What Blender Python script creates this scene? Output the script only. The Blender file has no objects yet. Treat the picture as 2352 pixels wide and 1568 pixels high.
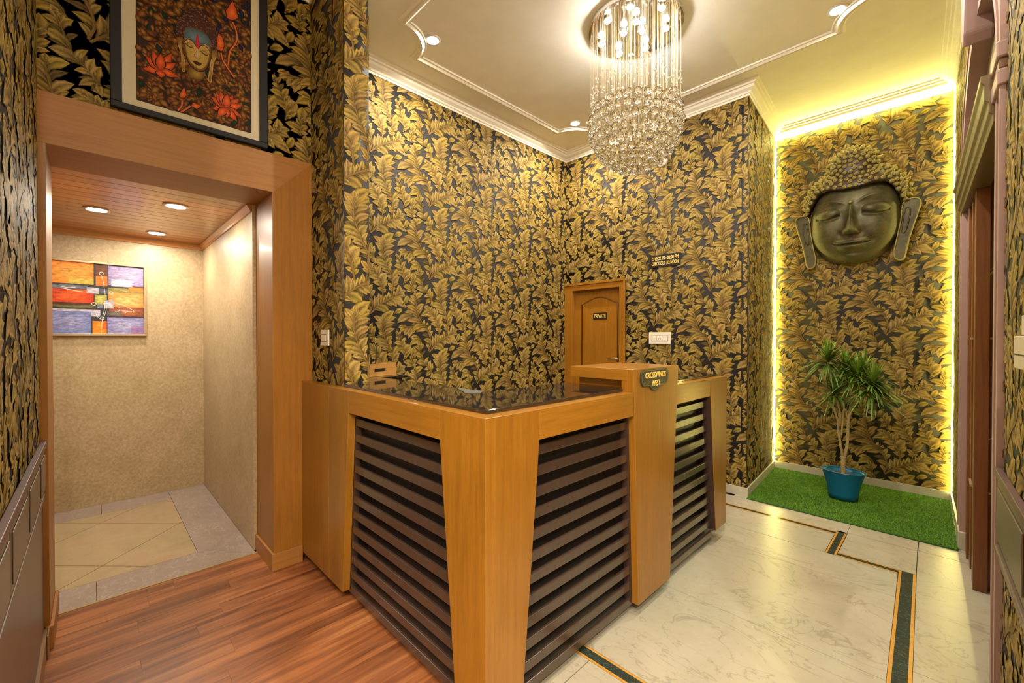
import bpy, bmesh, math, random
import numpy as np
from mathutils import Vector, Matrix

random.seed(7)
rng = np.random.default_rng(7)
scene = bpy.context.scene
COL = scene.collection
PI = math.pi

# light levels (W for lamps, emission strength for the strip)
EXPO = 0.55
LED = 88.0
PDOWN, PLOB, PCH, PFILL = 25.0, 7.5, 3.0, 78.0
FILL = [(.6, -.9), (1.6, -.2), (.3, -1.7), (1.5, -1.5)]  # unseen lamps added behind the camera as fill light

# ------------------------------------------------------------------ camera
cam_d = bpy.data.cameras.new('camera')
cam_d.sensor_width = 36.0
cam_d.lens = 36.0 * 979.0 / 2352.0
cam_d.clip_start = 0.01
cam = bpy.data.objects.new('camera', cam_d)
COL.objects.link(cam)
cam.location = (0, 0, 1.43)
cam.rotation_euler = (math.radians(89.5), 0, math.radians(45.5))
scene.camera = cam

# ------------------------------------------------------------------ world, exposure
w = bpy.data.worlds.new('world')
scene.world = w
w.use_nodes = True
w.node_tree.nodes['Background'].inputs[0].default_value = (1.0, 0.9, 0.75, 1)
w.node_tree.nodes['Background'].inputs[1].default_value = 0.05
scene.view_settings.view_transform = 'Standard'
scene.view_settings.look = 'None'
scene.view_settings.gamma = 1.0
scene.view_settings.use_curve_mapping = False
scene.view_settings.exposure = EXPO

# ------------------------------------------------------------------ materials
def newmat(name):
    m = bpy.data.materials.new(name)
    m.use_nodes = True
    nt = m.node_tree
    return m, nt, nt.nodes['Principled BSDF']

def setp(p, **k):
    for a, v in k.items():
        n = a.replace('_', ' ')
        if n in p.inputs:
            p.inputs[n].default_value = v

def c4(c):
    return (c[0], c[1], c[2], 1)

def node(nt, t, **k):
    n = nt.nodes.new(t)
    for a, v in k.items():
        setattr(n, a, v)
    return n

def coords(nt, scale, rot=(0, 0, 0), src='Object'):
    tc = node(nt, 'ShaderNodeTexCoord')
    mp = node(nt, 'ShaderNodeMapping')
    mp.inputs['Scale'].default_value = scale
    mp.inputs['Rotation'].default_value = rot
    nt.links.new(tc.outputs[src], mp.inputs['Vector'])
    return mp.outputs['Vector']

def noise(nt, vec, scale, detail=4, rough=0.55, dist=0.0):
    n = node(nt, 'ShaderNodeTexNoise')
    n.inputs['Scale'].default_value = scale
    n.inputs['Detail'].default_value = detail
    n.inputs['Roughness'].default_value = rough
    n.inputs['Distortion'].default_value = dist
    nt.links.new(vec, n.inputs['Vector'])
    return n.outputs['Fac']

def ramp(nt, fac, stops):
    r = node(nt, 'ShaderNodeValToRGB')
    e = r.color_ramp.elements
    while len(e) < len(stops):
        e.new(0.5)
    for el, (p, c) in zip(e, stops):
        el.position = p
        el.color = c4(c)
    nt.links.new(fac, r.inputs['Fac'])
    return r.outputs['Color']

def mixc(nt, a, b, fac, mode='MIX'):
    m = node(nt, 'ShaderNodeMix', data_type='RGBA', blend_type=mode)
    for s, v in ((0, fac), (6, a), (7, b)):
        if hasattr(v, 'links') or hasattr(v, 'is_linked'):
            nt.links.new(v, m.inputs[s])
        elif s == 0:
            m.inputs[0].default_value = v
        else:
            m.inputs[s].default_value = c4(v)
    return m.outputs[2]

def bump(nt, p, h, strength=0.2, dist=0.002):
    b = node(nt, 'ShaderNodeBump')
    b.inputs['Strength'].default_value = strength
    b.inputs['Distance'].default_value = dist
    nt.links.new(h, b.inputs['Height'])
    nt.links.new(b.outputs['Normal'], p.inputs['Normal'])

def plain(name, col, rough=0.5, metal=0.0, var=0.08, nscale=30, **k):
    m, nt, p = newmat(name)
    v = coords(nt, (1, 1, 1))
    f = noise(nt, v, nscale)
    c = ramp(nt, f, [(0.3, [x * (1 - var) for x in col]), (0.7, [min(1, x * (1 + var)) for x in col])])
    nt.links.new(c, p.inputs['Base Color'])
    setp(p, Roughness=rough, Metallic=metal, **k)
    return m

def wood(name, lo, mid, hi, axis='z', rough=0.32, fine=1.0, coat=0.25, rnd=0.25):
    """straight-grained veneer; the grain runs along the given axis"""
    m, nt, p = newmat(name)
    L, S = 1.2 * fine, 26.0 * fine
    sc = {'x': (L, S, S), 'y': (S, L, S), 'z': (S, S, L)}[axis]
    v = coords(nt, sc)
    f1 = noise(nt, v, 2.2, 6, 0.6, 0.4)
    v2 = coords(nt, [x * 6 for x in sc])
    f2 = noise(nt, v2, 2.0, 3)
    v3 = coords(nt, (1.3, 1.3, 1.3))
    f3 = noise(nt, v3, 1.6, 2)
    c = ramp(nt, f1, [(0.25, lo), (0.5, mid), (0.8, hi)])
    c = mixc(nt, c, ramp(nt, f2, [(0.35, [x * 0.72 for x in mid]), (0.6, [min(1, x * 1.05) for x in mid])]), 0.35)
    c = mixc(nt, c, ramp(nt, f3, [(0.3, (0.82, 0.8, 0.78)), (0.7, (1.1, 1.1, 1.1))]), 0.6, 'MULTIPLY')
    if rnd:
        oi = node(nt, 'ShaderNodeObjectInfo')
        c = mixc(nt, c, ramp(nt, oi.outputs['Random'], [(0, (1 - rnd,) * 3), (1, (1 + rnd * .4,) * 3)]), 1.0, 'MULTIPLY')
    nt.links.new(c, p.inputs['Base Color'])
    bump(nt, p, f2, 0.06, 0.001)
    setp(p, Roughness=rough, Coat_Weight=coat, Coat_Roughness=0.15)
    return m

M = {}
M['oak'] = wood('oak_veneer', (.20, .08, .006), (.29, .122, .010), (.36, .158, .016), 'z', rnd=0.06)
M['oak_x'] = wood('oak_veneer_along_x', (.21, .085, .007), (.30, .128, .011), (.37, .162, .017), 'x', rnd=0.06)
M['oak_y'] = wood('oak_veneer_along_y', (.21, .085, .007), (.30, .128, .011), (.37, .162, .017), 'y', rnd=0.06)
M['teak'] = wood('teak_veneer', (.27, .112, .022), (.36, .155, .034), (.43, .19, .047), 'y', rough=.5, coat=0, rnd=0.05)
M['teak_z'] = wood('teak_veneer_upright', (.23, .092, .009), (.32, .13, .015), (.38, .162, .023), 'z', rough=.42, coat=0.05, rnd=0.05)
M['plank_ceiling'] = wood('ceiling_board', (.42, .17, .045), (.54, .235, .07), (.64, .30, .10), 'y', rnd=0.2)
M['plank_floor'] = None
M['teak_door'] = wood('carved_door_wood', (.22, .085, .006), (.32, .128, .010), (.39, .165, .017), 'z', fine=1.3, rnd=0.0)
M['teak_dark'] = plain('stained_moulding', (.15, .055, .006), 0.4)
M['walnut'] = wood('dark_walnut', (.08, .022, .005), (.19, .06, .012), (.26, .09, .022), 'z', rough=0.35, rnd=0.1)
M['slat'] = plain('dark_brown_slat_lacquer', (.052, .031, .022), 0.25, 0, 0.12, 14, Coat_Weight=0.5, Coat_Roughness=0.2)
M['slat_back'] = plain('black_brown_backing', (.012, .009, .008), 0.35)
M['slat_side'] = plain('dark_brown_return', (.045, .024, .018), 0.4)
M['plaster'] = plain('ceiling_plaster', (.87, .82, .71), 0.75, 0, 0.03, 6)
M['cornice'] = plain('cornice_plaster', (.84, .78, .66), 0.6, 0, 0.04, 20)
M['frame_slate'] = plain('slate_black_frame', (.012, .013, .018), 0.5, 0, 0.2, 9, Specular_IOR_Level=0.25)
M['mat_board'] = plain('cream_mat_board', (.56, .5, .37), 0.8, 0, 0.03)
M['frame_champ'] = plain('champagne_metal_frame', (.42, .31, .18), 0.35, 0.5, 0.05)
M['white'] = plain('white_plastic', (.78, .72, .62), 0.3, 0, 0.02)
M['offwhite'] = plain('aged_white_plastic', (.6, .5, .38), 0.35, 0, 0.05)
M['black'] = plain('black_plastic', (.015, .012, .011), 0.35, 0, 0.1)
M['darkline'] = plain('dark_joint', (.03, .022, .016), 0.6)
M['gold'] = plain('gold_lettering', (.78, .55, .15), 0.45, 0.0, 0.08, 60)
M['chrome'] = plain('chrome', (.75, .74, .72), 0.08, 1.0, 0.03)
M['steel'] = plain('brushed_steel', (.6, .57, .5), 0.3, 1.0, 0.05)
M['mauve'] = plain('mauve_paint', (.36, .23, .215), 0.45, 0, 0.06, 12)
M['mauve_dark'] = plain('brown_painted_groove', (.17, .075, .04), 0.5, 0, 0.08)
M['taupe'] = plain('taupe_lacquer', (.125, .086, .06), 0.38, 0, 0.06, 4, Coat_Weight=0.15, Coat_Roughness=0.3)
M['taupe_rail'] = plain('purple_brown_lacquer', (.10, .056, .052), 0.4, 0, 0.06, 5)
M['skirt_tan'] = plain('tan_wood_skirting', (.25, .14, .06), 0.4, 0, 0.12, 9)
M['pot'] = plain('blue_plastic_pot', (.005, .115, .22), 0.3, 0, 0.06)
M['soil'] = plain('gravel_soil', (.09, .065, .04), 0.9, 0, 0.5, 120)
M['bark'] = plain('pale_bark', (.34, .25, .1), 0.7, 0, 0.25, 50)
M['turf'] = plain('turf_backing', (.02, .08, .006), 0.9)
M['threshold'] = plain('brass_threshold', (.4, .3, .17), 0.4, 0.4)
M['patch'] = plain('plain_grey', (.12, .12, .115), 0.3)
M['crate'] = wood('pine_crate', (.42, .2, .05), (.52, .27, .08), (.6, .34, .12), 'y', rnd=0)
M['berry'] = plain('dark_glossy_berry', (.012, .012, .014), 0.15, 0, 0.4, 60)
M['greenish'] = plain('dark_dried_leaf', (.02, .035, .02), 0.6, 0, 0.4, 60)
M['doorpanel_plaque'] = plain('dark_olive_plaque', (.045, .042, .024), 0.4, 0.2, 0.15, 30)
M['plaque_line'] = plain('olive_brass_line', (.20, .17, .08), 0.4, 0.5)
M['doorpanel_olive'] = plain('olive_brown_paint', (.13, .085, .03), 0.45, 0, 0.08)
M['doorpanel_brown'] = plain('brown_board', (.13, .085, .045), 0.5)

def fabric_wall(name):
    m, nt, p = newmat(name)
    v = coords(nt, (1, 1, 1))
    f = noise(nt, v, 45, 6, 0.7)
    f2 = noise(nt, v, 6, 3)
    c = ramp(nt, f, [(0.3, (.36, .265, .15)), (0.5, (.46, .35, .21)), (0.72, (.56, .45, .30))])
    c = mixc(nt, c, ramp(nt, f2, [(0.3, (.9, .87, .8)), (0.7, (1.06, 1.04, 1.02))]), 1.0, 'MULTIPLY')
    nt.links.new(c, p.inputs['Base Color'])
    bump(nt, p, f, 0.35, 0.004)
    setp(p, Roughness=0.42)
    return m
M['beige'] = fabric_wall('beige_textured_wallpaper')

def floor_wood():
    m, nt, p = newmat('red_brown_laminate')
    oi = node(nt, 'ShaderNodeObjectInfo')
    tc = node(nt, 'ShaderNodeTexCoord')
    mp = node(nt, 'ShaderNodeMapping')
    mp.inputs['Scale'].default_value = (9, 0.55, 9)
    cb = node(nt, 'ShaderNodeCombineXYZ')
    mu = node(nt, 'ShaderNodeMath', operation='MULTIPLY')
    mu.inputs[1].default_value = 9.0
    nt.links.new(oi.outputs['Random'], mu.inputs[0])
    nt.links.new(mu.outputs[0], cb.inputs['Y'])
    nt.links.new(cb.outputs[0], mp.inputs['Location'])
    nt.links.new(tc.outputs['Object'], mp.inputs['Vector'])
    v = mp.outputs['Vector']
    f = noise(nt, v, 1.6, 6, 0.62, 0.9)
    f2 = noise(nt, v, 7.0, 4, 0.6, 0.3)
    c = ramp(nt, f, [(0.30, (.085, .025, .010)), (0.43, (.22, .075, .026)), (0.55, (.35, .128, .044)), (0.70, (.47, .21, .075))])
    c = mixc(nt, c, ramp(nt, f2, [(0.3, (.7, .6, .58)), (0.6, (1.05, 1.03, 1.0))]), 0.75, 'MULTIPLY')
    c = mixc(nt, c, ramp(nt, oi.outputs['Random'], [(0, (.82, .8, .82)), (1, (1.1, 1.1, 1.05))]), 1.0, 'MULTIPLY')
    nt.links.new(c, p.inputs['Base Color'])
    setp(p, Roughness=0.36, Coat_Weight=0.15, Coat_Roughness=0.25)
    return m
M['plank_floor'] = floor_wood()

def marble(name, base, vein, green, rough=0.14, scale=1.0, veins=0.5):
    m, nt, p = newmat(name)
    v = coords(nt, (1, 1, 1))
    f = noise(nt, v, 2.2 * scale, 8, 0.62, 1.2)
    f2 = noise(nt, v, 26 * scale, 6, 0.75, 0.4)
    f3 = noise(nt, v, 1.1 * scale, 3, 0.5)
    wv = node(nt, 'ShaderNodeTexNoise')
    wv.inputs['Scale'].default_value = 1.7 * scale
    wv.inputs['Detail'].default_value = 9
    wv.inputs['Distortion'].default_value = 2.2
    nt.links.new(coords(nt, (1, 1.7, 1), (0, 0, 0.7)), wv.inputs['Vector'])
    ab = node(nt, 'ShaderNodeMath', operation='SUBTRACT')
    ab.inputs[1].default_value = 0.5
    nt.links.new(wv.outputs['Fac'], ab.inputs[0])
    a2 = node(nt, 'ShaderNodeMath', operation='ABSOLUTE')
    nt.links.new(ab.outputs[0], a2.inputs[0])
    c = mixc(nt, base, green, ramp(nt, f3, [(0.45, (0, 0, 0)), (0.7, (.8, .8, .8))]))
    c = mixc(nt, c, ramp(nt, f, [(0.3, (.88, .86, .82)), (0.6, (1.04, 1.03, 1.02))]), 1.0, 'MULTIPLY')
    c = mixc(nt, c, ramp(nt, f2, [(0.3, (.62, .6, .56)), (0.44, (1, 1, 1))]), 0.55, 'MULTIPLY')
    c = mixc(nt, vein, c, ramp(nt, a2.outputs[0], [(0.0, (1 - veins,) * 3), (0.012, (1, 1, 1))]))
    nt.links.new(c, p.inputs['Base Color'])
    setp(p, Roughness=rough)
    return m
M['marble'] = marble('cream_marble', (.41, .37, .295), (.18, .155, .115), (.34, .355, .28), 0.30)
M['marble_grey'] = marble('grey_lilac_marble', (.34, .27, .235), (.6, .52, .46), (.30, .245, .22), 0.3, 2.2, 0.5)
M['tile_beige'] = marble('beige_sandstone_tile', (.40, .31, .18), (.32, .24, .13), (.44, .30, .19), 0.35, 1.6, 0.25)
M['marble_green'] = marble('dark_green_marble', (.03, .04, .032), (.2, .21, .17), (.022, .045, .036), 0.15, 6, 0.5)
M['ochre'] = plain('ochre_stone_border', (.50, .25, .045), 0.3, 0, 0.15, 30)
M['skirt_marble'] = marble('marble_skirting', (.50, .46, .37), (.36, .33, .27), (.46, .44, .34), 0.3, 3, 0.2)

def granite():
    m, nt, p = newmat('black_granite')
    v = coords(nt, (1, 1, 1))
    vo = node(nt, 'ShaderNodeTexVoronoi')
    vo.inputs['Scale'].default_value = 210
    nt.links.new(v, vo.inputs['Vector'])
    f = noise(nt, v, 60, 5, 0.7)
    c = ramp(nt, f, [(0.45, (.009, .008, .008)), (0.62, (.03, .022, .018)), (0.75, (.10, .075, .06))])
    nt.links.new(c, p.inputs['Base Color'])
    setp(p, Roughness=0.03, IOR=2.0)
    return m
M['granite'] = granite()

def emit(name, col, s):
    m = bpy.data.materials.new(name)
    m.use_nodes = True
    nt = m.node_tree
    nt.nodes.clear()
    e = node(nt, 'ShaderNodeEmission')
    e.inputs[0].default_value = c4(col)
    e.inputs[1].default_value = s
    o = node(nt, 'ShaderNodeOutputMaterial')
    nt.links.new(e.outputs[0], o.inputs[0])
    return m
M['lamp'] = emit('lamp_lens', (1, .96, .9), 40)
M['led'] = emit('yellow_led_strip', (1.0, .90, .26), LED)

def glass():
    m, nt, p = newmat('crystal_glass')
    setp(p, Base_Color=(1, 1, 1, 1), Roughness=0.0, IOR=1.6, Transmission_Weight=1.0)
    return m
M['crystal'] = glass()
M['wire'] = plain('fine_gold_wire', (.45, .36, .22), 0.5, 0.3)
M['bead'] = plain('small_clear_bead', (.85, .8, .72), 0.1, 0, 0.02, 30, Transmission_Weight=0.5)

def vcol(name, rough=0.5, grain=0.25, gs=(40, 40, 40), spec=0.5, metal=0.0, att='Col'):
    m, nt, p = newmat(name)
    a = node(nt, 'ShaderNodeAttribute')
    a.attribute_name = att
    f = noise(nt, coords(nt, gs), 3.0, 4, 0.65)
    c = mixc(nt, a.outputs['Color'], ramp(nt, f, [(0.3, (1 - grain,) * 3), (0.7, (1 + grain,) * 3)]), 1.0, 'MULTIPLY')
    nt.links.new(c, p.inputs['Base Color'])
    setp(p, Roughness=rough, Specular_IOR_Level=spec, Metallic=metal)
    return m
M['wallpaper'] = vcol('acanthus_wallpaper', 0.62, 0.2, (55, 55, 22), 0.16)
M['paint'] = vcol('printed_picture', 0.65, 0.3, (60, 60, 60), 0.2)
M['abstract'] = vcol('painted_canvas', 0.5, 0.5, (10, 10, 34), 0.3)
M['leaf'] = vcol('long_leaf', 0.4, 0.15, (30, 30, 30), 0.5)
M['turf_blade'] = vcol('turf_blade', 0.55, 0.1, (20, 20, 20), 0.3)
def bronze(name, dark, patina, gold, gmix):
    m, nt, p = newmat(name)
    v = coords(nt, (1, 1, 1))
    f = noise(nt, v, 7, 5, 0.6, 0.5)
    f2 = noise(nt, v, 60, 4, 0.7)
    c = ramp(nt, f, [(0.35, dark), (0.55, patina), (0.72, gold)])
    c = mixc(nt, c, ramp(nt, f2, [(0.35, (.75, .72, .7)), (0.6, (1.08, 1.06, 1.02))]), 0.8, 'MULTIPLY')
    nt.links.new(c, p.inputs['Base Color'])
    bump(nt, p, f2, 0.1, 0.002)
    setp(p, Roughness=0.48, Metallic=gmix, Specular_IOR_Level=0.4)
    return m
M['bronze'] = bronze('aged_bronze', (.055, .042, .018), (.095, .088, .034), (.13, .072, .03), 0.2)
M['bronze_gold'] = bronze('gilded_bronze', (.22, .175, .05), (.31, .25, .075), (.38, .31, .10), 0.25)

# ------------------------------------------------------------------ mesh helpers
class MB:
    def __init__(s):
        s.v, s.f, s.c = [], [], []
    def add(s, vs, fs, col=None):
        o = len(s.v)
        s.v.extend(vs)
        s.f.extend([[o + i for i in f] for f in fs])
        if col is not None:
            s.c.extend([col] * len(vs))
        return s
    def box(s, x0, x1, y0, y1, z0, z1, col=None):
        vs = [(x, y, z) for z in (z0, z1) for y in (y0, y1) for x in (x0, x1)]
        fs = [(0, 2, 3, 1), (4, 5, 7, 6), (0, 1, 5, 4), (2, 6, 7, 3), (0, 4, 6, 2), (1, 3, 7, 5)]
        return s.add(vs, fs, col)
    def prism(s, poly, a, b, axis='z', col=None):
        """poly: 2D outline, extruded from a to b along axis"""
        n = len(poly)
        def P(p, t):
            return {'z': (p[0], p[1], t), 'y': (p[0], t, p[1]), 'x': (t, p[0], p[1])}[axis]
        vs = [P(p, a) for p in poly] + [P(p, b) for p in poly]
        fs = [list(range(n))[::-1], list(range(n, 2 * n))] + [[i, (i + 1) % n, n + (i + 1) % n, n + i] for i in range(n)]
        return s.add(vs, fs, col)
    def lathe(s, prof, cx, cy, n=24, ex=1.0, ey=1.0, rib=0, ribs=0, cz=0, col=None):
        vs, fs = [], []
        for k, (r, z) in enumerate(prof):
            for i in range(n):
                a = 2 * PI * i / n
                rr = r * (1 + (rib if (ribs and i % 2) else 0))
                vs.append((cx + rr * ex * math.cos(a), cy + rr * ey * math.sin(a), cz + z))
        for k in range(len(prof) - 1):
            for i in range(n):
                j = (i + 1) % n
                fs.append((k * n + i, k * n + j, (k + 1) * n + j, (k + 1) * n + i))
        fs.append(list(range(n))[::-1])
        fs.append([(len(prof) - 1) * n + i for i in range(n)])
        return s.add(vs, fs, col)
    def tube(s, path, r, n=8, col=None):
        path = [Vector(p) for p in path]
        rs = r if isinstance(r, (list, tuple)) else [r] * len(path)
        vs, fs = [], []
        up = Vector((0.13, 0.21, 0.97))
        for k, p in enumerate(path):
            t = (path[min(k + 1, len(path) - 1)] - path[max(k - 1, 0)]).normalized()
            u = t.cross(up)
            if u.length < 1e-3:
                u = t.cross(Vector((1, 0, 0)))
            u.normalize()
            q = t.cross(u)
            for i in range(n):
                a = 2 * PI * i / n
                vs.append(tuple(p + rs[k] * (math.cos(a) * u + math.sin(a) * q)))
        for k in range(len(path) - 1):
            for i in range(n):
                j = (i + 1) % n
                fs.append((k * n + i, k * n + j, (k + 1) * n + j, (k + 1) * n + i))
        fs.append(list(range(n))[::-1])
        fs.append([(len(path) - 1) * n + i for i in range(n)])
        return s.add(vs, fs, col)
    def sweep(s, path, prof, closed=False, col=None):
        """prof (d, z) swept along the plan polyline; +d lies to the left of travel"""
        n, m = len(path), len(prof)
        P = [Vector(p) for p in path]
        vs, fs = [], []
        for i in range(n):
            a = P[i] - P[i - 1] if (i > 0 or closed) else P[1] - P[0]
            b = P[(i + 1) % n] - P[i] if (i < n - 1 or closed) else a
            a.normalize(); b.normalize()
            na, nb = Vector((-a.y, a.x)), Vector((-b.y, b.x))
            mt = (na + nb)
            mt = mt / max(0.2, mt.length_squared) * 2
            for d, z in prof:
                vs.append((P[i].x + mt.x * d, P[i].y + mt.y * d, z))
        for i in range(n if closed else n - 1):
            j = (i + 1) % n
            for k in range(m):
                l = (k + 1) % m
                fs.append((i * m + k, j * m + k, j * m + l, i * m + l))
        if not closed:
            fs.append(list(range(m)))
            fs.append([(n - 1) * m + k for k in range(m)][::-1])
        return s.add(vs, fs, col)
    def sphere(s, c, r, nu=12, nv=8, sq=(1, 1, 1), col=None):
        vs, fs = [(c[0], c[1], c[2] - r * sq[2])], []
        for j in range(1, nv):
            a = -PI / 2 + PI * j / nv
            for i in range(nu):
                b = 2 * PI * i / nu
                vs.append((c[0] + r * sq[0] * math.cos(a) * math.cos(b), c[1] + r * sq[1] * math.cos(a) * math.sin(b), c[2] + r * sq[2] * math.sin(a)))
        vs.append((c[0], c[1], c[2] + r * sq[2]))
        for i in range(nu):
            fs.append((0, 1 + (i + 1) % nu, 1 + i))
        for j in range(nv - 2):
            for i in range(nu):
                a, b = 1 + j * nu + i, 1 + j * nu + (i + 1) % nu
                fs.append((a, b, b + nu, a + nu))
        t = len(vs) - 1
        for i in range(nu):
            fs.append((1 + (nv - 2) * nu + i, 1 + (nv - 2) * nu + (i + 1) % nu, t))
        return s.add(vs, fs, col)
    def obj(s, name, mat, parent=None, bevel=0, smooth=False, recalc=True, **tags):
        off = Vector(parent_world(parent)) if parent else Vector((0, 0, 0))
        me = bpy.data.meshes.new(name)
        me.from_pydata([tuple(Vector(v) - off) for v in s.v], [], s.f)
        if s.c:
            a = me.color_attributes.new('Col', 'FLOAT_COLOR', 'POINT')
            a.data.foreach_set('color', np.array([c4(c) for c in s.c], dtype=np.float32).ravel())
        if recalc:
            b = bmesh.new(); b.from_mesh(me)
            bmesh.ops.recalc_face_normals(b, faces=b.faces)
            b.to_mesh(me); b.free()
        me.materials.append(M[mat] if isinstance(mat, str) else mat)
        if smooth:
            me.polygons.foreach_set('use_smooth', [True] * len(me.polygons))
        o = bpy.data.objects.new(name, me)
        COL.objects.link(o)
        if parent:
            o.parent = parent
        if bevel:
            mod = o.modifiers.new('bevel', 'BEVEL')
            mod.width = bevel; mod.segments = 2; mod.limit_method = 'ANGLE'
        tag(o, **tags)
        return o

def parent_world(o):
    p = Vector((0, 0, 0))
    while o:
        p += Vector(o.location)
        o = o.parent
    return p

def tag(o, label=None, cat=None, group=None, kind=None):
    if label: o['label'] = label
    if cat: o['category'] = cat
    if group: o['group'] = group
    if kind: o['kind'] = kind
    return o

def thing(name, label, cat, loc=(0, 0, 0), group=None):
    o = bpy.data.objects.new(name, None)
    o.empty_display_size = 0.05
    COL.objects.link(o)
    o.location = loc
    return tag(o, label, cat, group)

def inst(name, src, parent, loc, rot=None, scale=None):
    o = src.copy()
    o.name = name
    COL.objects.link(o)
    o.parent = parent
    o.location = Vector(loc) - parent_world(parent)
    if rot is not None:
        o.rotation_euler = rot
    if scale is not None:
        o.scale = scale
    return o

def text_mesh(body, size, xs=1.0, bold=0.0, depth=0.0008, spacing=1.0):
    cu = bpy.data.curves.new('lettering', 'FONT')
    cu.body = body; cu.size = size; cu.align_x = 'CENTER'; cu.align_y = 'CENTER'
    cu.extrude = depth; cu.offset = bold; cu.space_character = spacing; cu.resolution_u = 3
    t = bpy.data.objects.new('lettering', cu)
    COL.objects.link(t)
    bpy.context.view_layer.update()
    me = bpy.data.meshes.new_from_object(t.evaluated_get(bpy.context.evaluated_depsgraph_get()))
    bpy.data.objects.remove(t)
    for v in me.vertices:
        v.co.x *= xs
    return me

def letters(name, body, size, parent, loc, rotz, mat='gold', fit=None, bold=0.0, spacing=1.0):
    me = text_mesh(body, size, 1.0, bold, 0.0008, spacing)
    if fit:
        xs = [v.co.x for v in me.vertices]
        k = fit / (max(xs) - min(xs))
        for v in me.vertices:
            v.co.x *= k
    me.materials.clear(); me.materials.append(M[mat])
    o = bpy.data.objects.new(name, me)
    COL.objects.link(o)
    o.parent = parent
    o.location = Vector(loc) - parent_world(parent)
    o.rotation_euler = (PI / 2, 0, rotz)
    return o

def area(name, loc, power, size, col=(1, .90, .72), rot=(0, 0, 0), parent=None):
    l = bpy.data.lights.new(name, 'AREA')
    l.shape = 'DISK'; l.size = size; l.energy = power; l.color = col
    o = bpy.data.objects.new(name, l)
    COL.objects.link(o)
    o.location = Vector(loc) - (parent_world(parent) if parent else Vector((0, 0, 0)))
    o.rotation_euler = rot
    o.parent = parent
    return o

# ------------------------------------------------------------------ room dimensions
ZC = 3.69                     # ceiling
XW, YB = -3.31, 4.19           # west wall, back wall
XD = -2.90                     # face of the doorway wall
YS = -0.178                    # south wall
YN = 5.36                      # back of the niche
def xr(y):                     # the right-hand wall runs slightly askew
    return 0.05 + 0.033 * (YN - y)

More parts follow.
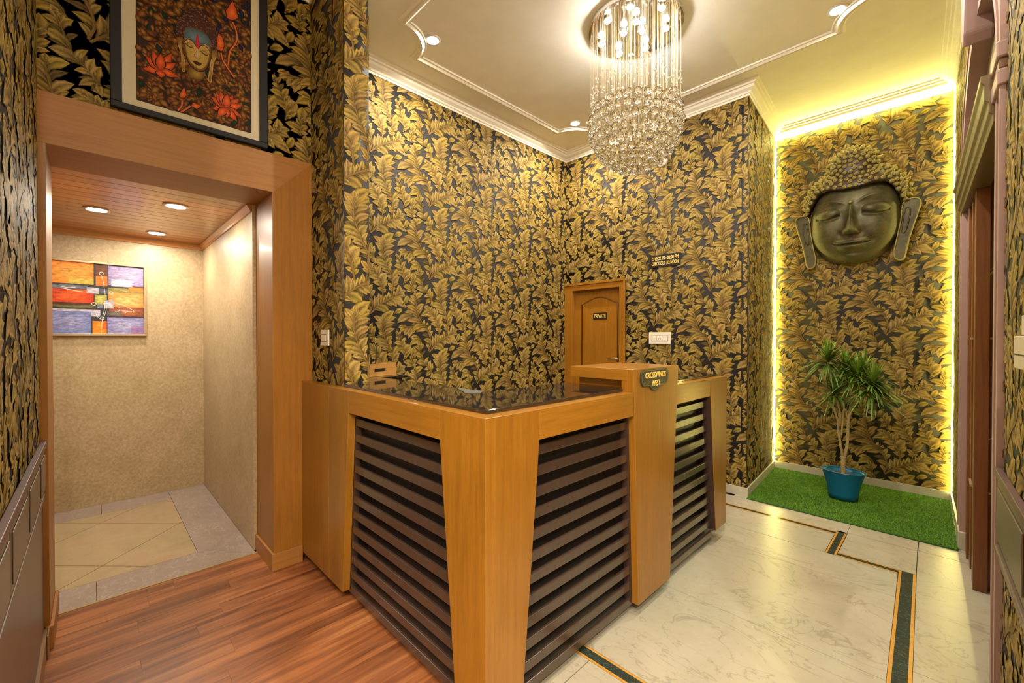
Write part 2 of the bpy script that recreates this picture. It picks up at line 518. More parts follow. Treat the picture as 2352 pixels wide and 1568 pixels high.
# ------------------------------------------------------------------ acanthus wallpaper: printed leaves as thin relief
LEAVES=[[-4,150,-17,184,19,211,-23],[-16,179,-30,215,-6,249,-23],[-28,207,-47,239,-38,274,-23],[-90,273,-110,304,-70,337,-23],[-121,338,-135,381,-76,408,-24],[-137,397,-148,451,-76,476,-29],[-150,468,-152,506,-102,519,-23],[5,42,18,79,-46,92,-23],[8,111,-5,167,-91,147,-30],[-20,188,-48,255,-151,188,-38],[-39,223,-100,284,-194,235,-42],[-84,265,-135,334,-232,317,-42],[-111,309,-142,382,-237,377,-41],[-133,377,-147,434,-222,434,-30],[-142,417,-151,465,-205,479,-26],[-151,489,-151,508,-173,516,-23],[6,121,-5,161,37,188,34],[-4,150,-22,196,15,238,37],[-20,188,-37,228,-17,267,32],[-46,230,-72,252,-51,291,23],[-121,338,-140,397,-57,431,47],[-115,318,-130,360,-75,388,33],[-147,448,-156,506,-71,522,53],[-150,478,-151,506,-119,517,26],[-10,3,6,43,-45,73,28],[11,61,18,110,-66,108,41],[-16,179,-42,243,-141,176,56],[-16,179,-51,265,-184,177,38],[-54,237,-132,302,-235,275,47],[-90,273,-148,359,-263,348,47],[-118,328,-143,404,-244,400,47],[-137,397,-150,456,-225,463,45],[-147,448,-153,488,-203,496,30],[-151,489,-151,513,-151,534,31],[-146,227,-182,218,-190,176,-23],[-146,227,-196,215,-210,158,-27],[-156,224,-218,212,-237,143,-33],[-198,218,-250,214,-279,169,-27],[-239,219,-277,231,-307,199,-23],[-116,235,-166,223,-173,159,39],[-136,230,-209,210,-217,118,56],[-166,222,-232,212,-259,144,47],[-239,219,-256,224,-265,238,26],[-239,219,-280,232,-316,211,32],[-219,217,-271,220,-305,175,39],[-156,224,-192,217,-204,178,27],[33,31,68,66,122,21,-26],[80,72,122,103,171,45,-27],[131,106,173,128,208,71,-24],[141,111,210,141,272,71,-40],[160,119,234,144,299,90,-41],[198,133,245,162,298,137,-29],[239,165,267,196,313,186,-23],[40,39,84,78,53,146,-31],[72,65,110,95,85,153,-26],[97,84,128,105,115,150,-23],[114,95,150,118,144,166,-23],[160,119,198,132,184,189,-23],[215,145,236,161,221,191,-23],[246,172,265,197,242,228,-23],[18,16,66,67,30,143,56],[48,46,100,90,63,169,47],[72,65,112,96,95,154,38],[105,90,139,112,127,160,33],[123,101,167,127,157,188,38],[198,133,231,153,202,203,29],[223,151,238,164,231,185,26],[231,158,252,178,226,210,26],[239,165,272,201,249,253,48],[25,24,51,51,94,20,31],[33,31,86,83,165,6,66],[114,95,151,119,186,62,39],[131,106,187,135,236,61,56],[131,106,230,157,327,56,66],[179,125,238,149,292,102,61],[223,151,264,186,320,159,40],[239,165,273,202,322,206,38],[213,-1,244,33,288,37,45],[297,82,330,122,340,166,46],[190,-450,195,-421,232,-415,-23],[195,-420,202,-378,248,-365,-23],[197,-409,207,-344,254,-304,-34],[196,-360,177,-316,217,-275,-25],[166,-305,153,-281,181,-258,-23],[156,-287,137,-248,184,-212,-23],[143,-259,119,-203,192,-161,-32],[110,-171,93,-110,202,-100,-33],[104,-131,106,-59,208,-52,-38],[105,-110,111,-31,204,-5,-42],[106,-90,111,-34,164,-5,-29],[187,-471,192,-441,156,-425,-23],[199,-399,202,-367,147,-371,-23],[187,-341,168,-308,121,-319,-23],[166,-305,142,-262,82,-275,-26],[156,-287,125,-226,39,-243,-36],[135,-240,113,-187,40,-195,-30],[113,-181,101,-142,60,-129,-23],[104,-131,106,-75,36,-54,-30],[106,-100,109,-50,47,-30,-26],[108,-69,110,-38,88,-17,-23],[109,-59,111,-35,99,-16,-23],[104,-131,107,-41,230,-28,47],[107,-161,91,-86,218,-77,47],[124,-211,100,-146,216,-126,47],[152,-278,128,-228,193,-186,49],[166,-305,146,-268,192,-232,32],[176,-323,164,-302,181,-279,26],[104,-121,111,-22,208,25,75],[199,-399,207,-315,269,-262,52],[194,-430,204,-367,260,-334,56],[192,-440,199,-399,251,-394,34],[187,-471,192,-444,225,-438,26],[107,-161,97,-113,47,-95,44],[104,-121,109,-51,18,-27,47],[106,-100,109,-53,56,-31,35],[105,-151,99,-95,31,-78,43],[120,-201,107,-164,60,-163,29],[156,-287,115,-206,-1,-236,52],[166,-305,134,-247,53,-261,47],[176,-323,153,-281,93,-297,40],[199,-369,188,-334,135,-348,28],[187,-471,194,-426,144,-401,34],[187,-471,191,-449,155,-447,26],[108,-69,111,-31,111,-1,34],[108,-69,110,-43,84,-27,26],[108,-69,110,-42,136,-27,26],[103,172,100,213,136,240,-23],[96,223,81,270,134,304,-26],[78,273,59,321,105,362,-27],[56,320,36,356,65,394,-23],[40,347,22,371,34,401,-23],[12,377,-3,390,-1,410,-23],[100,203,94,240,39,234,-23],[86,253,69,298,3,277,-25],[66,302,43,347,-27,312,-27],[46,338,13,390,-65,329,-32],[34,356,-5,400,-72,367,-31],[103,172,100,205,55,209,29],[98,213,85,265,9,252,44],[82,263,61,318,-22,292,49],[56,320,28,370,-49,316,43],[56,320,14,394,-99,319,56],[27,363,-12,402,-65,404,41],[12,377,-8,393,-18,413,26],[104,161,102,192,137,206,29],[101,193,95,246,149,279,48],[93,233,72,292,140,336,83],[70,292,45,346,89,399,49],[51,329,32,362,54,399,29],[34,356,13,379,21,412,26],[14,-178,-3,-153,18,-123,-23],[8,-169,-11,-142,7,-109,-23],[-11,-144,-37,-118,-15,-77,-23],[-78,-54,-91,-16,-42,9,-23],[-100,27,-109,55,-77,75,-23],[32,-204,18,-183,1,-239,-23],[32,-204,8,-169,-44,-193,-23],[-18,-137,-49,-108,-94,-127,-23],[-61,-92,-84,-48,-143,-55,-26],[-84,-34,-97,11,-154,14,-24],[-104,37,-112,66,-143,75,-23],[32,-204,7,-168,-44,-231,36],[8,-169,-13,-139,-59,-165,30],[-34,-123,-79,-81,-142,-97,50],[-70,-73,-93,-19,-163,-20,48],[-95,7,-106,47,-162,43,34],[26,-196,-1,-156,34,-109,43],[14,-178,-1,-156,11,-130,26],[8,-169,-21,-129,11,-79,37],[-34,-123,-65,-94,-10,-48,32],[-95,7,-105,45,-58,69,36],[-104,37,-112,64,-84,84,29],[-104,37,-116,76,-132,106,37],[32,-204,15,-179,37,-258,29],[-34,-123,-57,-101,-31,-65,26],[-101,100,-136,142,-199,95,-28],[-90,80,-124,140,-211,54,56],[-101,100,-138,145,-203,125,43],[304,277,315,306,345,317,-23],[308,287,319,335,357,363,-26],[308,327,297,369,336,400,-23],[296,368,283,404,314,435,-23],[275,417,259,450,290,482,-23],[311,307,308,344,257,346,-23],[302,348,289,392,227,385,-24],[280,407,264,440,220,436,-23],[250,464,242,481,223,484,-23],[293,378,274,424,208,410,41],[266,436,253,460,220,455,26],[241,483,236,501,222,510,26],[310,317,301,365,228,353,44],[311,307,309,334,272,337,26],[293,378,275,421,318,459,38],[310,297,315,356,364,391,89],[300,267,321,318,368,340,45],[300,267,309,288,333,294,26],[302,348,291,386,323,417,38],[255,455,240,484,276,512,26],[383,200,385,232,426,240,-23],[386,244,388,275,424,285,-23],[383,189,385,229,319,224,-23],[384,211,386,253,334,268,-23],[390,289,394,313,379,332,-23],[386,244,388,275,357,292,31],[383,189,386,247,294,244,52],[383,189,385,222,324,204,26],[388,267,391,297,426,307,34],[384,211,386,250,433,262,35],[383,189,384,219,431,215,26],[388,267,395,326,396,376,67],[-166,310,-255,337,-328,251,62],[-12,226,-133,260,-184,177,50]]
STEMS=[[[-10,3],[1,32],[11,61],[12,91],[6,121],[-4,150],[-16,179],[-28,207],[-46,230],[-70,250],[-90,273],[-106,299],[-118,328],[-127,357],[-135,387],[-142,417],[-147,448],[-150,478],[-151,509]],[[-53,233],[-85,238],[-116,235],[-146,227],[-177,221],[-208,217],[-239,219],[-269,230]],[[-3,-7],[18,16],[40,39],[64,59],[88,78],[114,95],[141,111],[170,122],[198,133],[223,151],[246,172],[263,198]],[[213,-1]],[[297,82]],[[187,-471],[192,-440],[197,-409],[200,-379],[192,-350],[176,-323],[161,-296],[147,-268],[135,-240],[124,-211],[113,-181],[105,-151],[104,-121],[106,-90],[109,-59],[111,-27]],[[105,140],[103,172],[100,203],[93,233],[82,263],[70,292],[56,320],[40,347],[20,370],[-4,390]],[[32,-204],[14,-178],[-4,-152],[-26,-130],[-49,-109],[-65,-83],[-78,-54],[-87,-24],[-95,7],[-104,37],[-113,67]],[[-84,70],[-101,100],[-126,120]],[[296,257],[308,287],[310,317],[302,348],[293,378],[280,407],[266,436],[250,464],[238,493],[234,525]],[[383,189],[385,222],[387,256],[390,289],[395,322]]]
TW, TH = 0.566, 0.66
def leaf_strip(p0, p1, p2, wd, depth, tone, nseg=6):
    p0, p1, p2 = (np.array(p, float) for p in (p0, p1, p2))
    V, C, F = [], [], []
    e0, e1 = p1 - p0, p2 - p1
    side = 1 if e0[0] * e1[1] - e0[1] * e1[0] > 0 else -1
    for k in range(nseg + 1):
        t = k / nseg
        c = (1 - t) ** 2 * p0 + 2 * t * (1 - t) * p1 + t * t * p2
        d = 2 * (1 - t) * (p1 - p0) + 2 * t * (p2 - p1)
        d = d / (np.linalg.norm(d) + 1e-9)
        n = np.array([-d[1], d[0]])
        wv = wd * 0.5 * (0.16 + 0.84 * math.sin(PI * min(1, t * 0.66 + 0.06)) ** 1.15) * (1 - max(0, (t - 0.66) / 0.34) ** 1.9)
        wob = 1 + 0.10 * math.sin(k * 2.3 + wd * 900)
        lon = 0.22 + 0.76 * min(1, t * 1.5) + 0.16 * t
        for q, (f, sh) in enumerate(((-1, .14), (-.62, .92), (0.03, .50), (.55, 1.14), (1, .15))):
            s2 = sh if side > 0 else (sh * (1.06 if f < 0 else .94))
            V.append((*(c + n * f * wv * wob), depth + (0.0006 if q in (1, 3) else 0)))
            C.append([x * s2 * lon for x in tone])
    for k in range(nseg):
        for q in range(4):
            a = k * 5 + q
            F.append((a, a + 1, a + 6, a + 5))
    return V, F, C

def tile_template():
    V, F, C = [], [], []
    r = random.Random(3)
    def put(v, f, c):
        o = len(V)
        V.extend(v); C.extend(c)
        F.extend([[o + i for i in q] for q in f])
    for s in STEMS:
        P = np.array(s, float) / 1000
        vs, cs, fs = [], [], []
        for k, p in enumerate(P):
            d = P[min(k + 1, len(P) - 1)] - P[max(k - 1, 0)]
            d /= np.linalg.norm(d) + 1e-9
            n = np.array([-d[1], d[0]])
            wv = 0.006 * (1 - 0.6 * k / len(P))
            for f in (-1, 1):
                vs.append((*(p + n * f * wv), 0.0036))
                cs.append((.16, .085, .022) if f < 0 else (.22, .13, .035))
        for k in range(len(P) - 1):
            fs.append((2 * k, 2 * k + 1, 2 * k + 3, 2 * k + 2))
        put(vs, fs, cs)
    for i, l in enumerate(LEAVES):
        l = [x / 1000 for x in l]
        k = r.uniform(.82, 1.12) * (1.04 if l[6] > 0 else .42)
        tone = (.345 * k, .238 * k * r.uniform(.92, 1.03), .062 * k * r.uniform(.75, 1.2))
        v, f, c = leaf_strip(l[0:2], l[2:4], l[4:6], abs(l[6]) * 1.12, 0.0008 + 0.000015 * i, tone)
        put(v, f, c)
    return np.array(V), np.array(F), np.array(C)
TV, TF, TC = tile_template()

class Paper:
    """collects wallpapered rectangles into one wall mesh"""
    def __init__(s):
        s.V, s.F, s.C, s.n = [], [], [], 0
    def raw(s, V, F, C):
        s.V.append(np.asarray(V, float)); s.F.append(np.asarray(F, int) + s.n); s.C.append(np.asarray(C, float))
        s.n += len(V)
    def base(s, pts, col=(.034, .031, .030)):
        s.raw(pts, [[0, 1, 2, 3]], [col] * 4)
    def panel(s, p0, p1, z0, z1, uB=0.0, zB=1.5, thick=0.06):
        """vertical rectangle from plan point p0 to p1; the papered face is on the right of travel p0->p1 reversed (normal given by left-hand turn)"""
        p0, p1 = np.array(p0, float), np.array(p1, float)
        L = np.linalg.norm(p1 - p0); d = (p1 - p0) / L
        n = np.array([d[1], -d[0]])
        def W(u, z, h):
            return np.stack([p0[0] + d[0] * u + n[0] * h, p0[1] + d[1] * u + n[1] * h, z], 1)
        if thick:
            u = np.array([0, L, L, 0, 0, L, L, 0]); z = np.array([z0, z0, z1, z1] * 2); h = np.array([0] * 4 + [-thick] * 4)
            s.raw(W(u, z, h), [(0, 1, 2, 3), (4, 7, 6, 5), (0, 4, 5, 1), (1, 5, 6, 2), (2, 6, 7, 3), (3, 7, 4, 0)], [(.034, .031, .030)] * 8)
        ex = 0.45
        for i in range(int(math.floor((-ex - uB) / TW)), int(math.ceil((L + ex - uB) / TW)) + 1):
            zz = zB + (TH / 2 if i % 2 else 0)
            for j in range(int(math.floor((z0 - .55 - zz) / TH)), int(math.ceil((z1 + .55 - zz) / TH)) + 1):
                u = TV[:, 0] + uB + i * TW
                z = TV[:, 1] + zz + j * TH
                fu, fz = u[TF], z[TF]
                ok = (fu.max(1) > 0.0005) & (fu.min(1) < L - 0.0005) & (fz.max(1) > z0 + .0005) & (fz.min(1) < z1 - .0005)
                if not ok.any():
                    continue
                F = TF[ok]
                idx, inv = np.unique(F, return_inverse=True)
                s.raw(W(np.clip(u[idx], 0, L), np.clip(z[idx], z0, z1), TV[idx, 2]), inv.reshape(F.shape), TC[idx])
    def obj(s, name, **t):
        V, F, C = np.concatenate(s.V), np.concatenate(s.F), np.concatenate(s.C)
        me = bpy.data.meshes.new(name)
        me.vertices.add(len(V)); me.vertices.foreach_set('co', V.astype(np.float32).ravel())
        me.loops.add(F.size); me.loops.foreach_set('vertex_index', F.astype(np.int32).ravel())
        me.polygons.add(len(F)); me.polygons.foreach_set('loop_start', np.arange(0, F.size, 4, dtype=np.int32))
        me.update(calc_edges=True)
        a = me.color_attributes.new('Col', 'FLOAT_COLOR', 'POINT')
        a.data.foreach_set('color', np.c_[C, np.ones(len(C))].astype(np.float32).ravel())
        me.materials.append(M['wallpaper'])
        o = bpy.data.objects.new(name, me)
        COL.objects.link(o)
        return tag(o, kind='structure')

# panel(p0, p1): seen from the room p0 is the left end and p1 the right end
P = Paper(); P.panel((XW, 1.168), (XW, YB), 0, ZC, 2.195 - 1.168, 1.965); P.obj('wall_west')
P = Paper()
P.panel((XW, YB), (-2.477, YB), 2.07, ZC, -2.143 - XW, 1.552)
P.panel((-2.477, YB), (-1.25, YB), 0, ZC, -2.143 + 2.477, 1.552); P.obj('wall_back')
P = Paper(); P.panel((-1.25, YB), (-1.325, YN), 0, ZC, .3, 1.6, 0.05)
P.obj('wall_niche_left')
P = Paper(); P.panel((-1.325, YN), (0.05, YN), 0, ZC, -.394 + 1.325, 1.463); P.obj('wall_niche_back')
P = Paper()
P.panel((XD, YS), (XD, 1.017), 2.555, ZC, .18, 2.86); P.obj('wall_doorway')
P = Paper()
P.panel((XD, 1.017), (-2.392, 1.017), 0, ZC, .35, 1.3, 0.15)
P.panel((-2.392, 1.017), (-2.392, 1.168), 0, ZC, -.05, 1.62, 0); P.obj('wall_pillar')
P = Paper()
P.panel((-1.2, YS), (-3.02, YS), 0, ZC, .4, 1.5)
P.panel((-1.2, -2.4), (-1.2, YS), 0, ZC, .2, 1.3, .05)
P.obj('wall_south')

# right-hand wall with its arched opening
AY, AI, AO, ASP, BI, BO = 3.34, 0.84, 1.00, 2.5, 0.60, 0.75   # arch centre, half widths, spring height, rises
P = Paper()
U0 = 0.25
P.panel((xr(YN), YN), (xr(AY + AO), AY + AO), 0, ZC, U0, 1.35)
ys = np.linspace(AY + AO, AY - AO, 21)
for a, b in zip(ys[:-1], ys[1:]):
    zz = ASP + BO * math.sqrt(max(0, 1 - (min(abs(a - AY), abs(b - AY)) / AO) ** 2)) - 0.03
    zl = ASP + BO * math.sqrt(max(0, 1 - (max(abs(a - AY), abs(b - AY)) / AO) ** 2)) - 0.03
    P.panel((xr(a), a), (xr(b), b), max(0, min(zz, zl)), ZC, U0 - (YN - a), 1.35)
P.panel((xr(AY - AO), AY - AO), (xr(1.4), 1.4), 0, ZC, U0 - (YN - AY + AO), 1.35)
P.panel((xr(1.4), 1.4), (1.7, 1.4), 0, ZC, .1, 1.5)
P.obj('wall_right')

# entrance bay behind the camera (never in view): plain walls
def struct(mb, name, mat, parent=None, bevel=0):
    return mb.obj(name, mat, parent, bevel, kind=None if parent else 'structure')
struct(MB().box(2.4, 2.46, -2.4, 1.4, 0, ZC), 'wall_entrance_east', 'beige')
struct(MB().box(-1.2, 2.46, -2.46, -2.4, 0, ZC), 'wall_entrance_south', 'beige')
struct(MB().box(1.7, 2.46, 1.4, 1.46, 0, ZC), 'wall_entrance_north', 'beige')

ceil = struct(MB().box(-3.45, 2.5, -2.5, 5.5, ZC, ZC + .08), 'ceiling', 'plaster')

room = [(xr(1.4), 1.4), (xr(YN), YN), (-1.325, YN), (-1.25, YB), (XW, YB), (XW, 1.168), (-2.392, 1.168), (-2.392, 1.017),
        (XD, 1.017), (XD, YS), (-1.2, YS), (-1.2, -2.4), (2.4, -2.4), (2.4, 1.4)]
cz = 3.588
prof = [(0, cz), (.010, cz), (.012, cz + .016), (.022, cz + .020), (.026, cz + .034), (.052, cz + .052), (.060, cz + .070),
        (.074, cz + .074), (.078, cz + .086), (.098, cz + .090), (.102, ZC - .0005), (0, ZC - .0005)]
struct(MB().sweep(room, prof, True), 'trim_1', 'cornice')['label'] = 'cream plaster cornice along the top of the walls'

def notched(x0, x1, y0, y1, r, n=9):
    out = []
    for cx, cy, a0 in ((x0, y0, PI / 2), (x1, y0, PI), (x1, y1, 1.5 * PI), (x0, y1, 0)):
        out += [(cx + r * math.cos(a0 - PI / 2 * k / n), cy + r * math.sin(a0 - PI / 2 * k / n)) for k in range(n + 1)]
    return out
zc = ZC
mp = [(-.045, zc - .0005), (-.045, zc - .010), (-.03, zc - .018), (-.014, zc - .010), (0.0, zc - .024), (.018, zc - .012), (.03, zc - .012), (.034, zc - .0005)]
struct(MB().sweep(notched(-2.99, -.30, 1.60, 3.92, .27), mp, True), 'trim_2', 'cornice')['label'] = 'raised ceiling moulding with scooped corners'

# ------------------------------------------------------------------ floors
floor = struct(MB().box(-5.2, 2.5, -2.5, 5.45, -.08, -.013), 'floor', 'darkline')
def slab(poly, mat, name, g=.0013):
    # shrink slightly so that the joints show
    c = np.mean(np.array(poly), 0)
    q = [(p[0] + (g if p[0] < c[0] else -g), p[1] + (g if p[1] < c[1] else -g)) for p in poly]
    return MB().prism(q, -.013, 0, 'z').obj(name, mat, floor)
def rect(x0, x1, y0, y1):
    return [(x0, y0), (x1, y0), (x1, y1), (x0, y1)]

# red-brown laminate planks run along y
x = -3.20
while x < -1.12:
    x2 = min(x + .117, -1.10)
    cut = random.uniform(.1, .8)
    slab(rect(x, x2, YS, cut), 'plank_floor', 'plank', .0003)
    slab(rect(x, x2, cut, 1.06), 'plank_floor', 'plank', .0003)
    x = x2
MB().box(-3.222, -3.2005, YS + .02, .80, -.013, .003).obj('threshold_strip', 'threshold', floor)

def xi(y): return -.194 + (3.474 - y) * .026      # inner edge of the long inlay
def xo(y): return -.115 + (3.553 - y) * .023      # outer edge
mar = [rect(-1.45, -.50, 3.909, 4.13), rect(-.50, -.124, 3.936, 4.13), [(-.494, 3.537), (-.117, 3.537), (-.124, 3.934), (-.494, 3.934)], rect(-.122, .16, 3.945, 4.13),
       [(xo(2.5), 2.5), (.5, 2.5), (.5, 3.943), (-.123, 3.943), (-.1155, 3.55)], [(xo(1.4), 1.4), (.5, 1.4), (.5, 2.5), (xo(2.5), 2.5)],
       rect(-1.45, -.558, 3.476, 3.846),
       [(-1.45, 3.15), (xi(3.15), 3.15), (xi(3.474), 3.474), (-1.45, 3.474)],
       [(-1.45, 2.35), (xi(2.35), 2.35), (xi(3.15), 3.15), (-1.45, 3.15)],
       [(-1.45, 1.63), (xi(1.63), 1.63), (xi(2.35), 2.35), (-1.45, 2.35)],
       rect(-1.098, -.15, 1.062, 1.56), rect(-1.098, -.15, .2, 1.06), rect(-1.098, -.15, -.8, .198), rect(-1.098, -.15, -2.4, -.802),
       rect(-1.45, -1.10, 1.062, 1.56), rect(-2.9, -1.45, 1.062, 2.5), rect(-3.31, -1.45, 2.502, 4.19),
       rect(-1.34, .16, 4.132, 5.36)]
for i in range(3):
    for j in range(4):
        mar.append(rect(-.148 + i * .85, -.15 + (i + 1) * .85, -2.4 + j * .95, -2.402 + (j + 1) * .95))
for r_ in mar:
    slab(r_, 'marble', 'marble_slab')

def inlay(a, b, half, edge=.011):
    """green marble strip with ochre borders between plan points a and b"""
    a, b = Vector(a), Vector(b)
    d = (b - a).normalized(); n = Vector((-d.y, d.x))
    def q(o0, o1): return [tuple(a + n * o0), tuple(b + n * o0), tuple(b + n * o1), tuple(a + n * o1)]
    slab(q(-half + edge, half - edge), 'marble_green', 'inlay_strip', 0)
    slab(q(half - edge, half), 'ochre', 'ochre_border', 0)
    slab(q(-half, -half + edge), 'ochre', 'ochre_border', 0)
inlay((-1.45, 3.878), (-.557, 3.878), .031, .014)
inlay((-.527, 3.476), (-.527, 3.934), .029)
inlay((-.497, 3.506), (-.196, 3.506), .030, .013)
inlay(((xi(1.40) + xo(1.40)) / 2, 1.40), ((xi(3.53) + xo(3.53)) / 2, 3.53), .0385, .013)
inlay((-1.45, 1.595), (-.152, 1.595), .033)

# ------------------------------------------------------------------ lobby behind the doorway
XLB, YLR, ZL = -5.07, .765, 2.325
struct(MB().box(XLB - .05, XLB, -1.3, YLR + .05, 0, ZL + .1), 'wall_lobby_back', 'beige')
struct(MB().box(XLB, -3.262, YLR, YLR + .06, 0, ZL + .1), 'wall_lobby_right', 'beige')
struct(MB().box(XLB, -3.262, -1.36, -1.3, 0, ZL + .1), 'wall_lobby_left', 'beige')
struct(MB().box(-3.32, -3.262, -1.3, -.16, 0, ZL + .1), 'wall_lobby_front', 'beige')
lc = struct(MB().box(XLB, -3.26, -1.36, YLR + .06, ZL + .02, ZL + .1), 'ceiling_lobby', 'darkline')
x = XLB
while x < -3.3:
    x2 = min(x + .112, -3.262)
    MB().box(x + .003, x2 - .003, -1.3, YLR, ZL, ZL + .018).obj('ceiling_board', 'plank_ceiling', lc)
    x = x2
MB().sweep([(-3.262, YLR), (XLB, YLR), (XLB, -1.3)], [(0, ZL - .05), (.012, ZL - .05), (.016, ZL - .035), (.034, ZL - .012), (.036, ZL), (0, ZL)]).obj('ceiling_bead', 'plank_ceiling', lc)
grey = [rect(-5.07, -4.79, -1.3, .041), rect(-5.07, -4.79, .041, .488), [(-5.07, .488), (-4.79, .488), (-3.49, .488), (-3.222, .765), (-5.07, .765)],
        rect(-3.49, -3.222, -.6, .005), [(-3.49, .005), (-3.222, .005), (-3.222, .763), (-3.49, .488)], rect(-3.49, -3.222, -1.3, -.6)]
for g_ in grey:
    slab(g_, 'marble_grey', 'stone_border')
def clip(poly, x0, x1, y0, y1):
    for ax, lim, sg in ((0, x0, 1), (0, x1, -1), (1, y0, 1), (1, y1, -1)):
        out = []
        for i in range(len(poly)):
            a, b = poly[i - 1], poly[i]
            ia, ib = sg * (a[ax] - lim) >= 0, sg * (b[ax] - lim) >= 0
            if ia != ib:
                t = (lim - a[ax]) / (b[ax] - a[ax])
                out.append((a[0] + t * (b[0] - a[0]), a[1] + t * (b[1] - a[1])))
            if ib:
                out.append(b)
        poly = out
        if len(poly) < 3:
            return []
    return poly
sd = .61
for i in range(-4, 5):
    for j in range(-4, 5):
        cx = -4.13 + (i - j) * sd * .7071; cy = .466 + (i + j) * sd * .7071
        h = sd * .7071 - .003
        q = clip([(cx, cy), (cx + h, cy + h), (cx, cy + 2 * h), (cx - h, cy + h)], -4.789, -3.491, -1.3, .487)
        if q:
            MB().prism(q, -.013, 0, 'z').obj('floor_tile', 'tile_beige', floor)

# timber portal around the doorway
pt = bpy.data.objects.new('trim_3', None); COL.objects.link(pt); tag(pt, 'broad orange-brown timber portal around the lobby doorway', kind='structure')
F0, F1 = XD, XD + .012
MB().prism([(YS, 2.32), (.785, 2.32), (1.017, 2.555), (YS, 2.555)], XD - .05, F1, 'x').obj('header', 'teak', pt)
MB().prism([(.785, .10), (1.017, .10), (1.017, 2.555), (.785, 2.32)], XD - .05, F1, 'x').obj('jamb', 'teak_z', pt)
MB().prism([(YS, .10), (-.15, .10), (-.15, 2.319), (YS, 2.319)], XD - .05, F1, 'x').obj('jamb', 'teak_z', pt)
MB().box(-3.262, XD - .05, .785, 1.017, 0, 2.32).obj('reveal', 'teak_z', pt)
MB().box(-3.262, XD - .05, YS - .05, -.15, 0, 2.32).obj('reveal', 'teak_z', pt)
MB().box(-3.262, XD - .05, -.15, .785, 2.32, 2.42).obj('soffit', 'teak', pt)
MB().prism([(-3.262, .772), (XD + .026, .772), (XD + .026, .949), (XD, .949), (XD, .785), (-3.262, .785)], 0, .105, 'z').obj('skirting', M['teak'], pt, .002)
MB().prism([(-3.262, -.15), (-3.262, -.137), (XD + .026, -.137), (XD + .026, YS + .014), (XD, YS + .014), (XD, -.15)], 0, .105, 'z').obj('skirting', M['teak'], pt, .002)
MB().box(-3.5, XD, YS - .1, 1.017, 2.43, ZC).obj('wall_core', 'darkline', pt)
MB().box(XW, XD, 1.02, 1.166, 0, ZC).obj('wall_core', 'darkline', pt)

# skirtings of the niche and the back wall
sk = [(0, 0), (.014, 0), (.014, .078), (0, .078)]
struct(MB().sweep([(xr(4.35), 4.35), (xr(YN), YN), (-1.325, YN), (-1.25, YB), (-2.44, YB)], sk), 'baseboard_niche', 'skirt_marble')

# private door in the back corner
d1 = bpy.data.objects.new('door_1', None); COL.objects.link(d1); d1.location = (-2.9, YB, 0); tag(d1, 'orange-brown panelled door marked private', kind='structure')
MB().prism([(-3.308, 0), (-3.19, 0), (-3.19, 1.995), (-2.54, 1.995), (-2.54, 0), (-2.478, 0), (-2.478, 2.07), (-3.308, 2.07)], YB - .03, YB + .10, 'y').obj('door_frame', 'teak_door', d1, .004)
MB().prism([(-3.308, 2.058), (-2.486, 2.058), (-2.486, 0), (-2.462, 0), (-2.462, 2.085), (-3.308, 2.085)], YB - .042, YB - .030, 'y').obj('architrave', 'teak_door', d1, .003)
MB().box(-3.19, -2.54, YB + .045, YB + .085, .004, 1.995).obj('door_leaf', 'teak_door', d1)
arc = [(-3.09, .95), (-2.60, .95), (-2.60, 1.83)] + [(-2.60 - .49 * t, 1.83 + .075 * (math.sin(PI * t) ** 1.3)) for t in np.linspace(.05, .95, 13)] + [(-3.09, 1.83)]
MB().prism(arc, YB + .036, YB + .046, 'y').obj('raised_panel', 'teak_door', d1, .006)
MB().tube([(p[0], YB + .037, p[1]) for p in arc] + [(arc[0][0], YB + .037, arc[0][1])], .0085, 6).obj('panel_moulding', 'teak_dark', d1, smooth=True)
MB().prism(rect(-3.09, -2.60, .18, .85), YB + .036, YB + .046, 'y').obj('raised_panel', 'teak_door', d1, .006)
MB().box(-2.585, -2.555, YB + .030, YB + .046, 1.11, 1.26).tube([(-2.57, YB + .032, 1.19), (-2.57, YB + .005, 1.19), (-2.60, YB - .004, 1.19), (-2.70, YB - .004, 1.19)], .008).obj('door_handle', 'steel', d1, smooth=True)

# ------------------------------------------------------------------ lamps
def downlight(x, y, z, label, group, power, r=.045):
    t = thing('downlight', label, 'light', (x, y, z), group)
    MB().lathe([(r, 0), (r + .016, -.001), (r + .018, -.006), (r, -.007)], x, y, 24, cz=z).obj('trim_ring', 'white', t, smooth=True)
    MB().lathe([(r - .001, -.0075), (r - .001, -.004)], x, y, 24, cz=z).obj('lens', 'lamp', t)
    area('downlight_lamp', (x, y, z - .012), power, r * 1.8, parent=t)
    return t
gm = 'downlights in the main ceiling'
downlight(-2.742, 1.851, ZC, 'round white ceiling downlight near the papered pillar', gm, PDOWN)
downlight(-2.75, 3.635, ZC, 'round white ceiling downlight in the corner above the private door', gm, PDOWN)
downlight(-.536, 3.673, ZC, 'round white ceiling downlight in front of the lit niche', gm, PDOWN)
downlight(-.536, 1.851, ZC, 'round white ceiling downlight above the marble walkway', gm, PDOWN)
gl = 'downlights in the lobby ceiling'
downlight(-4.15, .023, ZL, 'round downlight in the boarded lobby ceiling, above the abstract picture', gl, PLOB, .055)
downlight(-3.665, .406, ZL, 'round downlight in the boarded lobby ceiling, nearest the portal', gl, PLOB, .055)
downlight(-4.727, .393, ZL, 'round downlight in the boarded lobby ceiling, nearest its far corner', gl, PLOB, .055)
ge = 'added fill lamps in the entrance bay ceiling'
for x, y in FILL:  # added fill lamps, built like the downlights
    downlight(x, y, ZC, 'round fill lamp added in the unseen entrance bay ceiling', ge, PFILL, .06)

